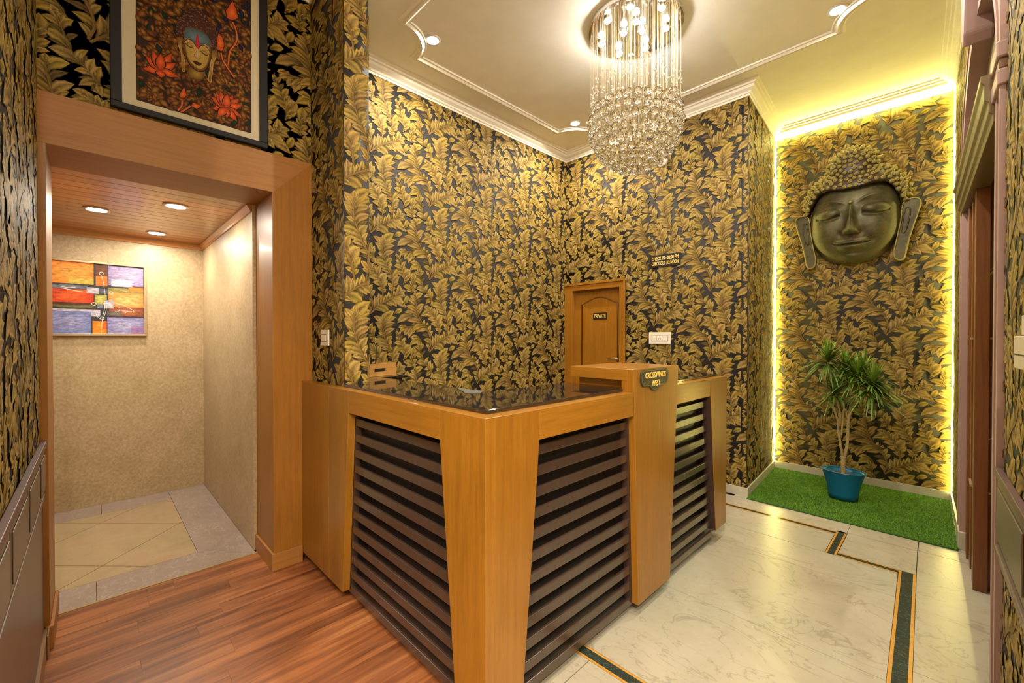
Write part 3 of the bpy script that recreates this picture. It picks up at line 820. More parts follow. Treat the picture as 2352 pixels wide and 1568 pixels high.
led = thing('led_strip', 'glowing yellow light strip around the edge of the niche wall', 'light strip', (-.64, YN, 3.59))
MB().box(-1.310, .038, YN - .030, YN - .024, 3.579, 3.587).obj('strip', 'led', led)
MB().box(-1.315, -1.309, YN - .031, YN - .025, .085, 3.585).obj('strip', 'led', led)
MB().box(.0395, .0455, YN - .031, YN - .025, .085, 3.585).obj('strip', 'led', led)

# crystal chandelier
CX, CY = -1.59, 2.81
ch = thing('chandelier', 'large crystal ball chandelier hanging from a round chrome plate', 'chandelier', (CX, CY, ZC))
MB().lathe([(.33, ZC), (.335, ZC - .012), (.33, ZC - .035), (.30, ZC - .038)], CX, CY, 48).obj('ceiling_plate', 'chrome', ch, smooth=False)
bulbs = [(.10, -.24), (.246, -.08), (-.076, -.24), (.06, -.09), (.177, .12), (-.06, -.054), (.044, .023), (-.24, -.07), (-.03, .21), (-.21, .126)]
for bx, by in bulbs:
    b = MB().lathe([(.03, ZC - .038), (.032, ZC - .05), (.024, ZC - .052)], CX + bx, CY + by, 20).obj('lamp_cup', 'chrome', ch, smooth=True)
    MB().sphere((CX + bx, CY + by, ZC - .055), .022, 14, 8, (1, 1, .7)).obj('bulb', 'lamp', b, smooth=True)
    l = bpy.data.lights.new('bulb_light', 'POINT'); l.energy = PCH; l.shadow_soft_size = .022; l.color = (1, .97, .91)
    lo = bpy.data.objects.new('bulb_light', l); COL.objects.link(lo); lo.parent = ch; lo.location = (bx, by, -.085)
SR, SZ = .315, 2.975
ballme = None
wires, beads = MB(), MB()
nb = 0
ang = 0.0
th = math.radians(66)
while th < math.radians(176):
    r = SR * math.sin(th); z = SZ + SR * math.cos(th)
    if th > math.radians(174):
        r = 0.0
    step = .063 / max(r, .03)
    p = (CX + r * math.cos(ang), CY + r * math.sin(ang), z)
    if ballme is None:
        ballme = MB().sphere((0, 0, 0), .0275, 14, 9).obj('crystal_ball', 'crystal')
        ballme.parent = ch
        ballme.location = Vector(p) - Vector((CX, CY, ZC))
    else:
        inst('crystal_ball', ballme, ch, p)
    if nb % 2 == 0:
        wires.tube([(p[0], p[1], ZC - .037), (p[0], p[1], z + .02)], .0008, 3)
        # small beads threaded above the balls, together forming the upper dome
        zt = SZ + math.sqrt(max(0, (SR + .12) ** 2 - r * r))
        for q in range(2 if th < math.radians(100) else 1):
            beads.sphere((p[0], p[1], zt - .05 * q - random.uniform(0, .14)), .0075, 7, 5)
    nb += 1
    ang += step
    th += step / (2 * PI) * math.radians(12.2)
for k in range(46):
    r = SR * math.sqrt(random.random()); a = random.uniform(0, 2 * PI)
    z = SZ + math.sqrt(max(0, SR * SR - r * r)) + random.uniform(-.05, .14)
    wires.tube([(CX + r * math.cos(a), CY + r * math.sin(a), ZC - .037), (CX + r * math.cos(a), CY + r * math.sin(a), z)], .0008, 3)
    beads.sphere((CX + r * math.cos(a), CY + r * math.sin(a), z), .0075, 7, 5)
wires.obj('hanging_wires', 'wire', ch, kind='stuff')
beads.obj('small_beads', 'bead', ch, smooth=True, kind='stuff')

# ------------------------------------------------------------------ reception counter
ct = thing('reception_counter', 'corner reception counter of orange-brown veneer with dark horizontal slats', 'counter', (-1.7, 1.5, 0))
FY, FX = .95, -1.095           # front faces of the veneer panels
SY, SX = .99, -1.135           # front faces of the slats
ZT = 1.15
B0, A0 = .06, 1.037            # bottom of the panels, underside of the aprons
def yprism(poly, y0, y1, name, mat='oak', bevel=.0015):
    return MB().prism(poly, y0, y1, 'y').obj(name, mat, ct, bevel)
def xprism(poly, x0, x1, name, mat='oak', bevel=.0015):
    return MB().prism(poly, x0, x1, 'x').obj(name, mat, ct, bevel)
# carcass and recessed plinth
MB().prism([(-2.385, 1.025), (SX - .035, 1.025), (SX - .035, 3.21), (-1.54, 3.21), (-1.54, 1.355), (-2.385, 1.355)], .035, ZT - .002, 'z').obj('carcass', 'slat_back', ct)
MB().prism([(-2.35, 1.10), (-1.25, 1.10), (-1.25, 3.15), (-1.50, 3.15), (-1.50, 1.32), (-2.35, 1.32)], 0, .036, 'z').obj('plinth', 'slat_back', ct)
# left face (seen along y = FY)
yprism([(XD, B0), (-2.4528, B0), (-2.4528, ZT), (XD, ZT)], FY, 1.012, 'end_panel')
yprism([(-2.4485, B0), (-2.268, B0), (-2.188, A0), (-2.188, ZT), (-2.4485, ZT)], FY, SY, 'tapered_panel')
yprism([(-2.4525, B0), (-2.262, B0), (-2.182, A0), (-2.4525, A0)], SY, SY + .034, 'dark_return', 'slat_side', 0)
yprism([(-2.1865, A0), (-1.3645, A0), (-1.3645, ZT), (-2.1865, ZT)], FY, SY + .034, 'apron', 'oak_x')
# tapered corner post
MB().prism([(-1.263, B0), (FX, B0), (FX, ZT), (-1.363, ZT), (-1.363, A0)], FY, SY, 'y').obj('corner_panel', 'oak', ct, .0015)
MB().prism([(FY + .0405, B0), (1.130, B0), (1.225, A0), (1.225, ZT), (FY + .0405, ZT)], SX, FX, 'x').obj('corner_panel', 'oak', ct, .0015)
# right face
xprism([(1.2265, A0), (1.93, A0), (1.93, ZT), (1.2265, ZT)], SX - .034, FX, 'apron', 'oak_y')
xprism([(2.425, A0), (2.955, A0), (2.955, ZT), (2.425, ZT)], SX - .034, FX - .012, 'apron', 'oak_y')
xprism([(3.06, .10), (3.25, .10), (3.25, ZT), (2.957, ZT), (2.957, A0)], SX - .034, FX - .008, 'end_post')
xprism([(3.055, .10), (3.06, .10), (2.962, A0), (2.957, A0)], SX - .034, FX - .012, 'dark_return', 'slat_side', 0)
xprism([(1.981, B0), (2.336, B0), (2.435, 1.27), (1.93, 1.27)], SX + .005, FX + .002, 'tower_panel')
xprism([(1.976, B0), (2.340, B0), (2.425, A0), (1.925, A0)], SX - .034, SX + .005, 'dark_return', 'slat_side', 0)
# raised tower: top board, front upright, recessed box
MB().box(-1.49, SX + .005, 1.93, 2.435, 1.212, 1.27).obj('tower_top', 'oak_x', ct, .0015)
MB().box(-1.165, SX + .005, 1.932, 2.433, ZT, 1.212).obj('tower_upright', 'oak', ct, .0015)
MB().box(-1.47, -1.165, 1.985, 2.40, ZT + .018, 1.212).obj('tower_box', 'oak_x', ct, .0015)
# slats: twelve in each bay
def slat_bay(kind, lo_t, lo_b, hi_t, hi_b):
    for k in range(12):
        z = .045 + .0835 * k
        f = (z - B0) / (A0 - B0)
        lo = lo_b + (lo_t - lo_b) * f - .012; hi = hi_b + (hi_t - hi_b) * f + .012
        if kind == 'x':
            MB().box(lo, hi, SY, SY + .014, z, z + .040).obj('slat', 'slat', ct, .0025)
        else:
            MB().box(SX - .014, SX, lo, hi, z, z + .040).obj('slat', 'slat', ct, .0025)
slat_bay('x', -2.188, -2.268, -1.363, -1.263)
slat_bay('y', 1.225, 1.130, 1.93, 1.981)
slat_bay('y', 2.425, 2.336, 2.957, 3.055)
# wooden lip
MB().prism([(XD, FY), (FX, FY), (FX, 1.93), (-1.16, 1.93), (-1.16, 1.012), (-2.39, 1.012), (-2.39, 1.014), (XD, 1.014)], ZT, ZT + .004, 'z').obj('wood_lip', 'oak_x', ct, .001)
MB().prism([(FX - .008, 2.436), (FX - .008, 3.25), (-1.56, 3.25), (-1.56, 3.21), (-1.16, 3.21), (-1.16, 2.436)], ZT, ZT + .004, 'z').obj('wood_lip', 'oak_y', ct, .001)
# granite top is a slab of its own
gr = MB().prism([(-2.388, 1.008), (-1.154, 1.008), (-1.154, 1.928), (-1.168, 1.93), (-1.168, 1.98), (-1.555, 1.98), (-1.555, 1.357), (-2.62, 1.357), (-2.62, 1.56), (-3.306, 1.56), (-3.306, 1.172), (-2.388, 1.172)], ZT + .0042, ZT + .019, 'z')
gr.obj('granite_worktop', 'granite', None, .002, label='glossy black granite worktop set into the corner of the counter', cat='worktop')
MB().prism(rect(-1.555, -1.16, 2.438, 3.208), ZT + .0042, ZT + .019, 'z').obj('granite_worktop', 'granite', None, .002, label='small black granite worktop beyond the raised counter tower', cat='worktop')
MB().prism([(-3.30, 1.19), (-2.66, 1.19), (-2.66, 1.54), (-3.30, 1.54)], 0, ZT, 'z').obj('side_cabinet', 'oak', None, .002, label='plain veneer cabinet under the granite behind the pillar', cat='cabinet')

# hotel plaque on the tower
pq = thing('hotel_plaque', 'dark engraved plaque with gold lettering on the counter tower', 'plaque', (FX + .002, 2.14, 1.15))
out = [(2.01, 1.178), (1.990, 1.20), (1.986, 1.225), (1.992, 1.25), (2.01, 1.264), (2.27, 1.264), (2.29, 1.25), (2.296, 1.225), (2.29, 1.20), (2.27, 1.178)]
out += [(2.14 + .055 * math.cos(a), 1.178 - .030 * math.sin(a)) for a in np.linspace(0, PI, 9)]
MB().prism(out, FX + .0022, FX + .010, 'x').obj('plate', 'doorpanel_plaque', pq, .0015)
yc, zc2 = 2.14, 1.214
so = [(yc + (y - yc) * .93, zc2 + (z - zc2) * .9) for y, z in out]
MB().tube([(FX + .0105, *p) for p in so] + [(FX + .0105, *so[0])], .0012, 4).obj('engraved_rim', 'plaque_line', pq)
for k in range(12):
    y0 = 2.004 + .0225 * k
    MB().tube([(FX + .0104, y0 + .011 * j + (.004 if j else 0), 1.186 + .008 * j + .052 * (k % 2)) for j in range(3)], .0007, 3).obj('engraved_line', 'plaque_line', pq)
letters('lettering', 'CROSSWINDS', .042, pq, (FX + .0115, 2.142, 1.232), PI / 2, fit=.225, bold=.0008)
letters('lettering', 'WEST', .042, pq, (FX + .0115, 2.145, 1.188), PI / 2, fit=.092, bold=.0008)

# things on the worktop
ZG = ZT + .0195
cr = thing('wooden_crate', 'small pine crate with a slotted handle on the granite worktop', 'crate', (-2.72, 1.40, ZG))
ca = Vector((-2.645, 1.255)); cb = Vector((-2.735, 1.535)); cd = (cb - ca).normalized(); cn = Vector((-cd.y, cd.x))   # cn points away from the camera side
def CP(u, v): return tuple(ca + cd * u + cn * v)
Lc = (cb - ca).length
H = .085
def cwall(u0, u1, v0, v1, z0, z1, name='board'):
    return MB().prism([CP(u0, v0), CP(u1, v0), CP(u1, v1), CP(u0, v1)], ZG + z0, ZG + z1, 'z').obj(name, 'crate', cr, .001)
for z0, z1, u0, u1 in ((0, .030, 0, Lc), (.052, H, 0, Lc), (.030, .052, 0, Lc * .30), (.030, .052, Lc * .66, Lc)):
    cwall(u0, u1, 0, .010, z0 + (0.0004 if z0 else 0), z1)
MB().prism([CP(Lc * .295, .006), CP(Lc * .665, .006), CP(Lc * .665, .0095), CP(Lc * .295, .0095)], ZG + .029, ZG + .053, 'z').obj('handle_slot', 'black', cr)
cwall(0, Lc, .17, .18, 0, H); cwall(0, .010, .0102, .1698, 0, H); cwall(Lc - .010, Lc, .0102, .1698, 0, H); cwall(.0105, Lc - .0105, .0105, .1695, 0, .006, 'base_board')
dz = thing('dried_arrangement', 'dark dried foliage and berries standing in the pine crate', 'decoration', (-2.74, 1.33, ZG + .007))
bm_, bl_ = MB(), MB()
for k in range(42):
    u, v = random.uniform(.05, .19), random.uniform(.03, .14)
    x_, y_ = CP(u, v)
    bm_.sphere((x_, y_, ZG + .05 + random.uniform(0, .16 * (1 - u / .24))), random.uniform(.008, .013), 7, 5)
for k in range(34):
    u, v = random.uniform(.03, .13), random.uniform(.03, .14)
    x_, y_ = CP(u, v)
    bl_.tube([(x_, y_, ZG + .01), (x_ + random.uniform(-.02, .02), y_ + random.uniform(-.02, .02), ZG + random.uniform(.12, .21))], [.007, .002], 5)
bm_.obj('berries', 'berry', dz, smooth=True); bl_.obj('foliage', 'greenish', dz)
MB().prism([(-1.78, 1.345), (-1.575, 1.353), (-1.52, 1.285), (-1.58, 1.245)], ZG + .0003, ZG + .002, 'z').obj('grey_patch', 'patch', None, label='thin grey four-sided shape on the black granite', cat='patch')  # flat grey four-sided patch near the inner corner of the granite

# ------------------------------------------------------------------ signs and switches
sg = thing('check_in_sign', 'small black sign with gold check-in and check-out times', 'sign', (-2.02, YB - .006, 2.16))
MB().box(-2.182, -1.858, YB - .011, YB - .004, 2.158, 2.286).obj('plate', 'black', sg, .001)
letters('lettering', 'CHECK IN : 02:00 PM', .05, sg, (-2.02, YB - .0122, 2.247), 0, fit=.285, bold=.0012)
letters('lettering', 'CHECK OUT : 12 NOON', .05, sg, (-2.02, YB - .0122, 2.196), 0, fit=.285, bold=.0012)
ps = thing('private_sign', 'small black sign reading private on the wooden door', 'sign', (-2.83, YB + .035, 1.65))
MB().box(-2.925, -2.735, YB + .029, YB + .0355, 1.645, 1.722).obj('plate', 'black', ps, .001)
letters('lettering', 'PRIVATE', .055, ps, (-2.83, YB + .0282, 1.683), 0, fit=.16, bold=.0012)

so_ = thing('socket_plate', 'white socket and switch plate on the papered back wall', 'switch', (-2.073, YB - .01, 1.36))
MB().box(-2.192, -1.954, YB - .016, YB - .0045, 1.366, 1.487).obj('plate', 'white', so_, .003)
MB().box(-2.165, -1.982, YB - .0172, YB - .0158, 1.398, 1.455).obj('surround', 'darkline', so_)
for k in range(3):
    x0 = -2.163 + .0605 * k
    MB().box(x0, x0 + .058, YB - .0195, YB - .0171, 1.400, 1.453).obj('socket' if k == 1 else 'rocker', 'white', so_, .001)
for dx, dz_ in ((0, .012), (-.011, -.002), (.011, -.002), (-.011, -.014), (.011, -.014)):
    MB().box(-2.0735 + dx - .003, -2.0735 + dx + .003, YB - .0202, YB - .0194, 1.427 + dz_ - .003, 1.427 + dz_ + .003).obj('pin_hole', 'darkline', so_)
sp_ = thing('light_switch', 'cream light switch on the papered pillar beside the portal', 'switch', (-2.65, 1.012, 1.37))
MB().box(-2.705, -2.592, 1.004, 1.0125, 1.382, 1.478).obj('plate', 'white', sp_, .003)
MB().box(-2.695, -2.622, 1.0025, 1.0045, 1.408, 1.452).obj('surround', 'darkline', sp_)
MB().box(-2.694, -2.623, 1.000, 1.0026, 1.411, 1.449).obj('rocker', 'white', sp_, .001)
dc = thing('dome_camera', 'small white dome security camera on the back wall under the cornice', 'camera', (-2.05, YB - .005, 3.24))
n = 24
def ydisc(mb, prof, cx, cz_):
    vs, fs = [], []
    for r_, y_ in prof:
        for i in range(n):
            a = 2 * PI * i / n
            vs.append((cx + r_ * math.cos(a), y_, cz_ + r_ * math.sin(a)))
    for k in range(len(prof) - 1):
        for i in range(n):
            j = (i + 1) % n
            fs.append((k * n + i, k * n + j, (k + 1) * n + j, (k + 1) * n + i))
    fs.append(list(range(n))); fs.append([(len(prof) - 1) * n + i for i in range(n)])
    return mb.add(vs, fs)
ydisc(MB(), [(.055, YB - .0045), (.055, YB - .025), (.045, YB - .034)], -2.05, 3.24).obj('base', 'white', dc, smooth=False)
MB().sphere((-2.055, YB - .042, 3.235), .036, 18, 12).obj('eyeball', 'white', dc, smooth=True)
ydisc(MB(), [(.018, YB - .070), (.018, YB - .080), (.012, YB - .081)], -2.066, 3.222).obj('lens', 'black', dc)

# ------------------------------------------------------------------ pictures
def flat_art(name, parent, mat, to3d):
    """returns a painter: each call lays a thin coloured polygon a little above the last"""
    mb = MB(); st = {'k': 0}
    def paint(poly, col, col2=None, dk=1):
        st['k'] += dk
        d = .0000028 * st['k']
        n = len(poly)
        cx = sum(p[0] for p in poly) / n; cy = sum(p[1] for p in poly) / n
        o = len(mb.v)
        mb.v.extend([to3d(p[0], p[1], d) for p in poly] + [to3d(cx, cy, d)])
        mb.c.extend([col] * n + [col2 or col])
        mb.f.extend([[o + i, o + (i + 1) % n, o + n] for i in range(n)])
    def line(pts, wd, col, col2=None):
        P_ = [np.array(p, float) for p in pts]
        if isinstance(wd, list):
            wd = list(np.interp(np.linspace(0, 1, len(P_)), np.linspace(0, 1, len(wd)), wd))
        st['k'] += 1
        d = .0000028 * st['k']
        o = len(mb.v)
        for i, p in enumerate(P_):
            t = P_[min(i + 1, len(P_) - 1)] - P_[max(i - 1, 0)]
            t = t / (np.linalg.norm(t) + 1e-9)
            nn = np.array([-t[1], t[0]])
            ww = wd[i] if isinstance(wd, list) else wd
            for f in (-1, 1):
                q = p + nn * f * ww / 2
                mb.v.append(to3d(q[0], q[1], d)); mb.c.append(col if f < 0 else (col2 or col))
        for i in range(len(P_) - 1):
            mb.f.append([o + 2 * i, o + 2 * i + 1, o + 2 * i + 3, o + 2 * i + 2])
    def done():
        return mb.obj(name, mat, parent, recalc=False)
    return paint, line, done

def smooth(pts, n=4, closed=False):
    """Catmull-Rom through the points"""
    P_ = [np.array(p, float) for p in pts]
    m = len(P_)
    out = []
    for i in range(m if closed else m - 1):
        a, b, c, d = (P_[(i + k) % m] if closed else P_[min(max(i + k, 0), m - 1)] for k in (-1, 0, 1, 2))
        for k in range(n):
            t = k / n
            out.append(.5 * ((2 * b) + (c - a) * t + (2 * a - 5 * b + 4 * c - d) * t * t + (3 * b - a - 3 * c + d) * t ** 3))
    if not closed:
        out.append(P_[-1])
    return [tuple(p) for p in out]

def petal(c, tip, wd):
    c, tip = np.array(c, float), np.array(tip, float)
    d = tip - c; L = np.linalg.norm(d); d /= L; nn = np.array([-d[1], d[0]])
    pts = []
    for s_ in (1, -1):
        rng_ = np.linspace(0, 1, 7) if s_ > 0 else np.linspace(1, 0, 7)[1:-1]
        for t in rng_:
            ww = wd * math.sin(PI * min(1, t ** .8)) * .5 * (1.0 if t < .98 else 0)
            pts.append(tuple(c + d * L * t + nn * s_ * ww))
    return pts

# large framed print above the doorway
pic = thing('framed_print', 'tall dark-framed print of a serene face among orange lotus leaves, above the portal', 'picture', (XD + .004, .412, 2.567))
PX0 = XD + .0045
MB().box(PX0, PX0 + .012, .08, .744, 2.58, 3.51).obj('backing', 'mat_board', pic)
def frame_bar(mb, y0, y1, z0, z1, wd, x0, x1):
    for a in ((y0, y1, z0, z0 + wd), (y0, y1, z1 - wd, z1), (y0, y0 + wd, z0 + wd, z1 - wd), (y1 - wd, y1, z0 + wd, z1 - wd)):
        mb.box(x0, x1, *a)
    return mb
for a in ((.066, .758, 2.567, 2.598), (.066, .758, 3.492, 3.523), (.066, .110, 2.598, 3.492), (.716, .758, 2.598, 3.492)):
    MB().box(PX0, PX0 + .032, *a).obj('frame_bar', 'frame_slate', pic, .004)
paint, line, done = flat_art('print', pic, 'paint', lambda u, v, d: (PX0 + .0124 + d, u / 1000, v / 1000))
A0_, A1_, A2_, A3_ = 164, 675, 2636, 3450
paint([(A0_, A2_), (A1_, A2_), (A1_, A3_), (A0_, A3_)], (.035, .014, .008))
r = random.Random(11)
for k in range(1300):
    u, v = r.uniform(A0_ + 14, A1_ - 14), r.uniform(A2_ + 14, A3_ - 14)
    a = r.uniform(0, 2 * PI); L = r.uniform(30, 58)
    tip = (min(max(u + L * math.cos(a), A0_ + 1), A1_ - 1), min(max(v + L * math.sin(a), A2_ + 1), A3_ - 1))
    top = v > 3130 and u > 500
    q = r.random()
    col = (.36, .13, .02) if q < .5 else ((.24, .075, .018) if q < .8 else (.42, .18, .03))
    if top and r.random() < .25: col = (.02, .015, .09)
    elif r.random() < .06: col = (.01, .045, .02)
    paint(petal((u, v), tip, L * r.uniform(.4, .62)), [x * .12 for x in col], [x * .95 for x in col])
def shade_leaf(c, tip, wd, a, b):
    paint(petal(c, tip, wd * 1.12), (.03, .01, .005)); paint(petal(c, tip, wd * .88), a, b)
for c, tips in (((258, 2824), [(189, 2803), (200, 2873), (228, 2914), (307, 2934), (323, 2891), (334, 2823), (262, 2787), (262, 2913)]),
                ((548, 2738), [(483, 2709), (475, 2774), (498, 2807), (520, 2823), (582, 2822), (611, 2812), (627, 2784), (620, 2718), (601, 2680), (552, 2683), (508, 2677), (555, 2819)])):
    for t in tips:
        shade_leaf(c, t, 42, (.34, .04, .01), (.75, .13, .02))
for b in ([(582, 3362), (551, 3288), (555, 3249), (581, 3250), (609, 3277), (600, 3320)], [(515, 3146), (504, 3090), (510, 3047), (532, 3052), (541, 3092), (532, 3129)],
          [(357, 2779), (337, 2727), (341, 2714), (360, 2722), (368, 2740)], [(433, 2705), (396, 2711), (388, 2688), (412, 2680)]):
    cb_ = np.mean(np.array(b, float), 0)
    paint([tuple(cb_ + (np.array(p) - cb_) * 1.16) for p in b], (.03, .01, .006))
    paint(b, (.42, .055, .012), (.72, .16, .025))
for st_ in ([(581, 3242), (599, 3199), (599, 3136), (567, 3063), (560, 2987)], [(525, 3038), (532, 3005), (558, 2965), (589, 2927)],
            [(349, 2702), (345, 2672), (329, 2641)], [(384, 2687), (360, 2658), (344, 2640)]):
    line(smooth(st_), 13, (.03, .01, .006)); line(smooth(st_), 8, (.4, .07, .02), (.65, .17, .04))
paint(smooth([(381, 2897), (373, 2854), (389, 2837), (421, 2840), (446, 2861), (448, 2892), (446, 2906)], 3, True), (.10, .045, .01), (.38, .24, .05))
hair = smooth([(347, 3043), (327, 3038), (324, 3080), (335, 3134), (367, 3180), (383, 3213), (411, 3233), (444, 3231), (464, 3197), (490, 3169), (506, 3116), (502, 3053), (485, 3040), (430, 3050), (380, 3050)], 3, True)
paint(hair, (.05, .018, .014), (.075, .028, .022))
face = smooth([(356, 3024), (364, 2949), (381, 2912), (405, 2893), (430, 2891), (455, 2915), (474, 2969), (478, 3041), (473, 3090), (447, 3116), (406, 3117), (364, 3097)], 4, True)
paint(face, (.12, .05, .012), (.48, .32, .09))
paint([tuple(np.array((418, 3000)) + (np.array(p) - (418, 3000)) * .86) for p in face], (.40, .26, .065), (.5, .34, .1))
paint(smooth([(361, 3047), (363, 3085), (382, 3107), (419, 3113), (456, 3107), (476, 3076), (474, 3048), (459, 3052), (439, 3047), (422, 3019), (414, 3004), (406, 3030), (386, 3046), (368, 3042)], 3, True), (.06, .10, .14), (.16, .26, .36))
for e in ([(343, 3041), (329, 3024), (333, 2992), (346, 2950), (348, 2892), (351, 2860), (361, 2869), (361, 2908), (354, 2949), (348, 2990), (350, 3030)],
          [(493, 3039), (482, 3024), (480, 2982), (474, 2928), (465, 2864), (477, 2856), (482, 2901), (488, 2960), (502, 3007), (506, 3029)]):
    paint(smooth(e, 3, True), (.16, .07, .015), (.42, .27, .08))
    line(smooth(e[2:9], 3), 4, (.45, .3, .09))
dk = (.03, .012, .006)
for b in ([(362, 3021), (374, 3042), (394, 3041), (414, 3011), (411, 2985)], [(422, 3015), (439, 3041), (459, 3038), (474, 3014)]):
    line(smooth(b), 4, dk)
    line(smooth([(p[0], p[1] - 5) for p in b]), 3, (.55, .4, .14))
for cx_, cy_ in ((382, 3010), (447, 3000)):
    paint([(cx_ - 17, cy_ + 4), (cx_ - 6, cy_ + 16), (cx_ + 8, cy_ + 14), (cx_ + 17, cy_ - 3), (cx_, cy_ - 6)], (.22, .12, .03), (.46, .3, .09))
    line(smooth([(cx_ - 18, cy_ + 4), (cx_, cy_ - 7), (cx_ + 18, cy_ - 4)]), 4, dk)
paint(petal((418, 3000), (416, 3094), 20), (.35, .02, .03), (.55, .03, .06))
line(smooth([(418, 3012), (417, 2985), (416, 2965)]), [3, 6, 9], (.5, .42, .3))
line(smooth([(406, 2978), (404, 2966), (416, 2955), (428, 2962), (428, 2976)]), 4, (.10, .04, .012), (.5, .36, .12))
paint(smooth([(397, 2934), (412, 2942), (418, 2940), (436, 2937), (424, 2921), (405, 2923)], 3, True), (.05, .014, .008))
line(smooth([(366, 2949), (381, 2912), (405, 2893), (430, 2891), (455, 2915), (474, 2969)]), 4, dk)
for k in range(230):
    u, v = r.uniform(326, 506), r.uniform(3045, 3232)
    ins = False
    for i in range(len(hair)):
        a, b = hair[i - 1], hair[i]
        if (a[1] > v) != (b[1] > v) and u < (b[0] - a[0]) * (v - a[1]) / (b[1] - a[1]) + a[0]:
            ins = not ins
    d_ = ((u - 418) / 62) ** 2 + ((v - 3000) / 118) ** 2
    if ins and d_ > 1.02:
        paint([(u - 4, v), (u, v + 2.5), (u + 4, v), (u, v - 2.5)], (.18, .08, .055), (.3, .14, .1))
done()

# abstract canvas in the lobby
ab = thing('abstract_painting', 'abstract painting of orange, red and violet blocks in a champagne frame', 'picture', (XLB + .003, .04, 1.45))
MB().box(XLB + .003, XLB + .018, -.27, .33, 1.46, 2.06).obj('canvas_back', 'mat_board', ab)
for a in ((-.285, .346, 1.445, 1.464), (-.285, .346, 2.057, 2.076), (-.285, -.266, 1.464, 2.057), (.326, .346, 1.464, 2.057)):
    MB().box(XLB + .003, XLB + .032, *a).obj('frame_bar', 'frame_champ', ab, .002)
paint, line, done = flat_art('canvas', ab, 'abstract', lambda u, v, d: (XLB + .0184 + d * 2, u / 1000, v / 1000))
def R4(u0, u1, v0, v1, c, c2=None): paint([(u0, v0), ((u0 + u1) / 2, v0), (u1, v0), (u1, (v0 + v1) / 2), (u1, v1), ((u0 + u1) / 2, v1), (u0, v1), (u0, (v0 + v1) / 2)], c, c2)
R4(-266, 326, 1464, 2057, (.035, .03, .04))
R4(-266, 6, 1878, 2057, (.80, .22, .03), (.72, .36, .06)); R4(-140, 6, 1878, 1925, (.55, .36, .05), (.6, .4, .07))
R4(19, 92, 1872, 2052, (.10, .035, .02), (.16, .05, .02)); R4(19, 90, 1872, 1955, (.75, .17, .02), (.62, .12, .02))
R4(98, 326, 1885, 2051, (.25, .19, .35), (.34, .3, .45)); R4(115, 250, 1875, 1935, (.5, .47, .55), (.56, .55, .62))
R4(-266, -30, 1835, 1868, (.10, .11, .14), (.2, .2, .24))
R4(-266, 5, 1712, 1832, (.45, .03, .012), (.72, .12, .02)); R4(-150, -35, 1800, 1830, (.7, .1, .02)); R4(-266, 5, 1700, 1722, (.09, .03, .02))
R4(-240, 16, 1678, 1702, (.09, .08, .03), (.19, .17, .05))
R4(-36, 38, 1803, 1855, (.38, .35, .4), (.5, .47, .52)); R4(40, 92, 1808, 1850, (.07, .08, .10), (.12, .13, .16))
R4(95, 326, 1822, 1862, (.2, .17, .05), (.32, .26, .07)); R4(225, 326, 1838, 1878, (.5, .14, .03), (.6, .2, .04))
R4(97, 326, 1690, 1822, (.72, .2, .04), (.82, .45, .16)); R4(100, 326, 1618, 1695, (.2, .06, .03), (.42, .13, .05))
R4(12, 86, 1715, 1796, (.36, .34, .07), (.45, .42, .1)); R4(67, 130, 1682, 1752, (.36, .33, .38), (.5, .46, .5)); R4(28, 62, 1682, 1712, (.16, .18, .26))
R4(-266, 45, 1610, 1668, (.42, .38, .46), (.5, .46, .52)); R4(-266, -10, 1464, 1650, (.15, .18, .4), (.3, .3, .5))
R4(88, 326, 1464, 1606, (.22, .2, .42), (.36, .36, .55)); R4(240, 326, 1464, 1530, (.28, .16, .36))
R4(-3, 84, 1464, 1572, (.62, .2, .02), (.8, .3, .03)); R4(58, 84, 1500, 1572, (.7, .13, .03))
R4(88, 180, 1616, 1660, (.1, .08, .07), (.17, .13, .11))
wh = (.75, .7, .62)
def ring(cx_, cy_, rx, ry): line([(cx_ + rx * math.cos(a), cy_ + ry * math.sin(a)) for a in np.linspace(0, 2 * PI, 15)], 2.6, wh)
ring(54, 1979, 13, 12); ring(113, 1817, 13, 12); ring(7, 1716, 14, 13); ring(56, 1597, 13, 11)
line(smooth([(52, 1965), (66, 1900), (76, 1800)]), 2.2, wh); line(smooth([(14, 1704), (14, 1650), (30, 1605), (46, 1588)]), 2.2, wh)
line(smooth([(74, 1745), (72, 1680), (58, 1600), (50, 1466)]), 2.4, wh); line(smooth([(82, 1740), (82, 1670), (66, 1605)]), 2.2, wh)
line(smooth([(130, 1735), (190, 1715), (255, 1672), (250, 1660), (180, 1668)]), 2.6, wh); line(smooth([(160, 1705), (168, 1680), (155, 1658), (135, 1655)]), 2.6, wh)
line([(-185, 1838), (-60, 1812)], 4, wh); line(smooth([(-195, 1852), (-150, 1843), (-100, 1850)]), 3, wh); line(smooth([(190, 1660), (205, 1650), (198, 1640)]), 2.4, wh)
done()

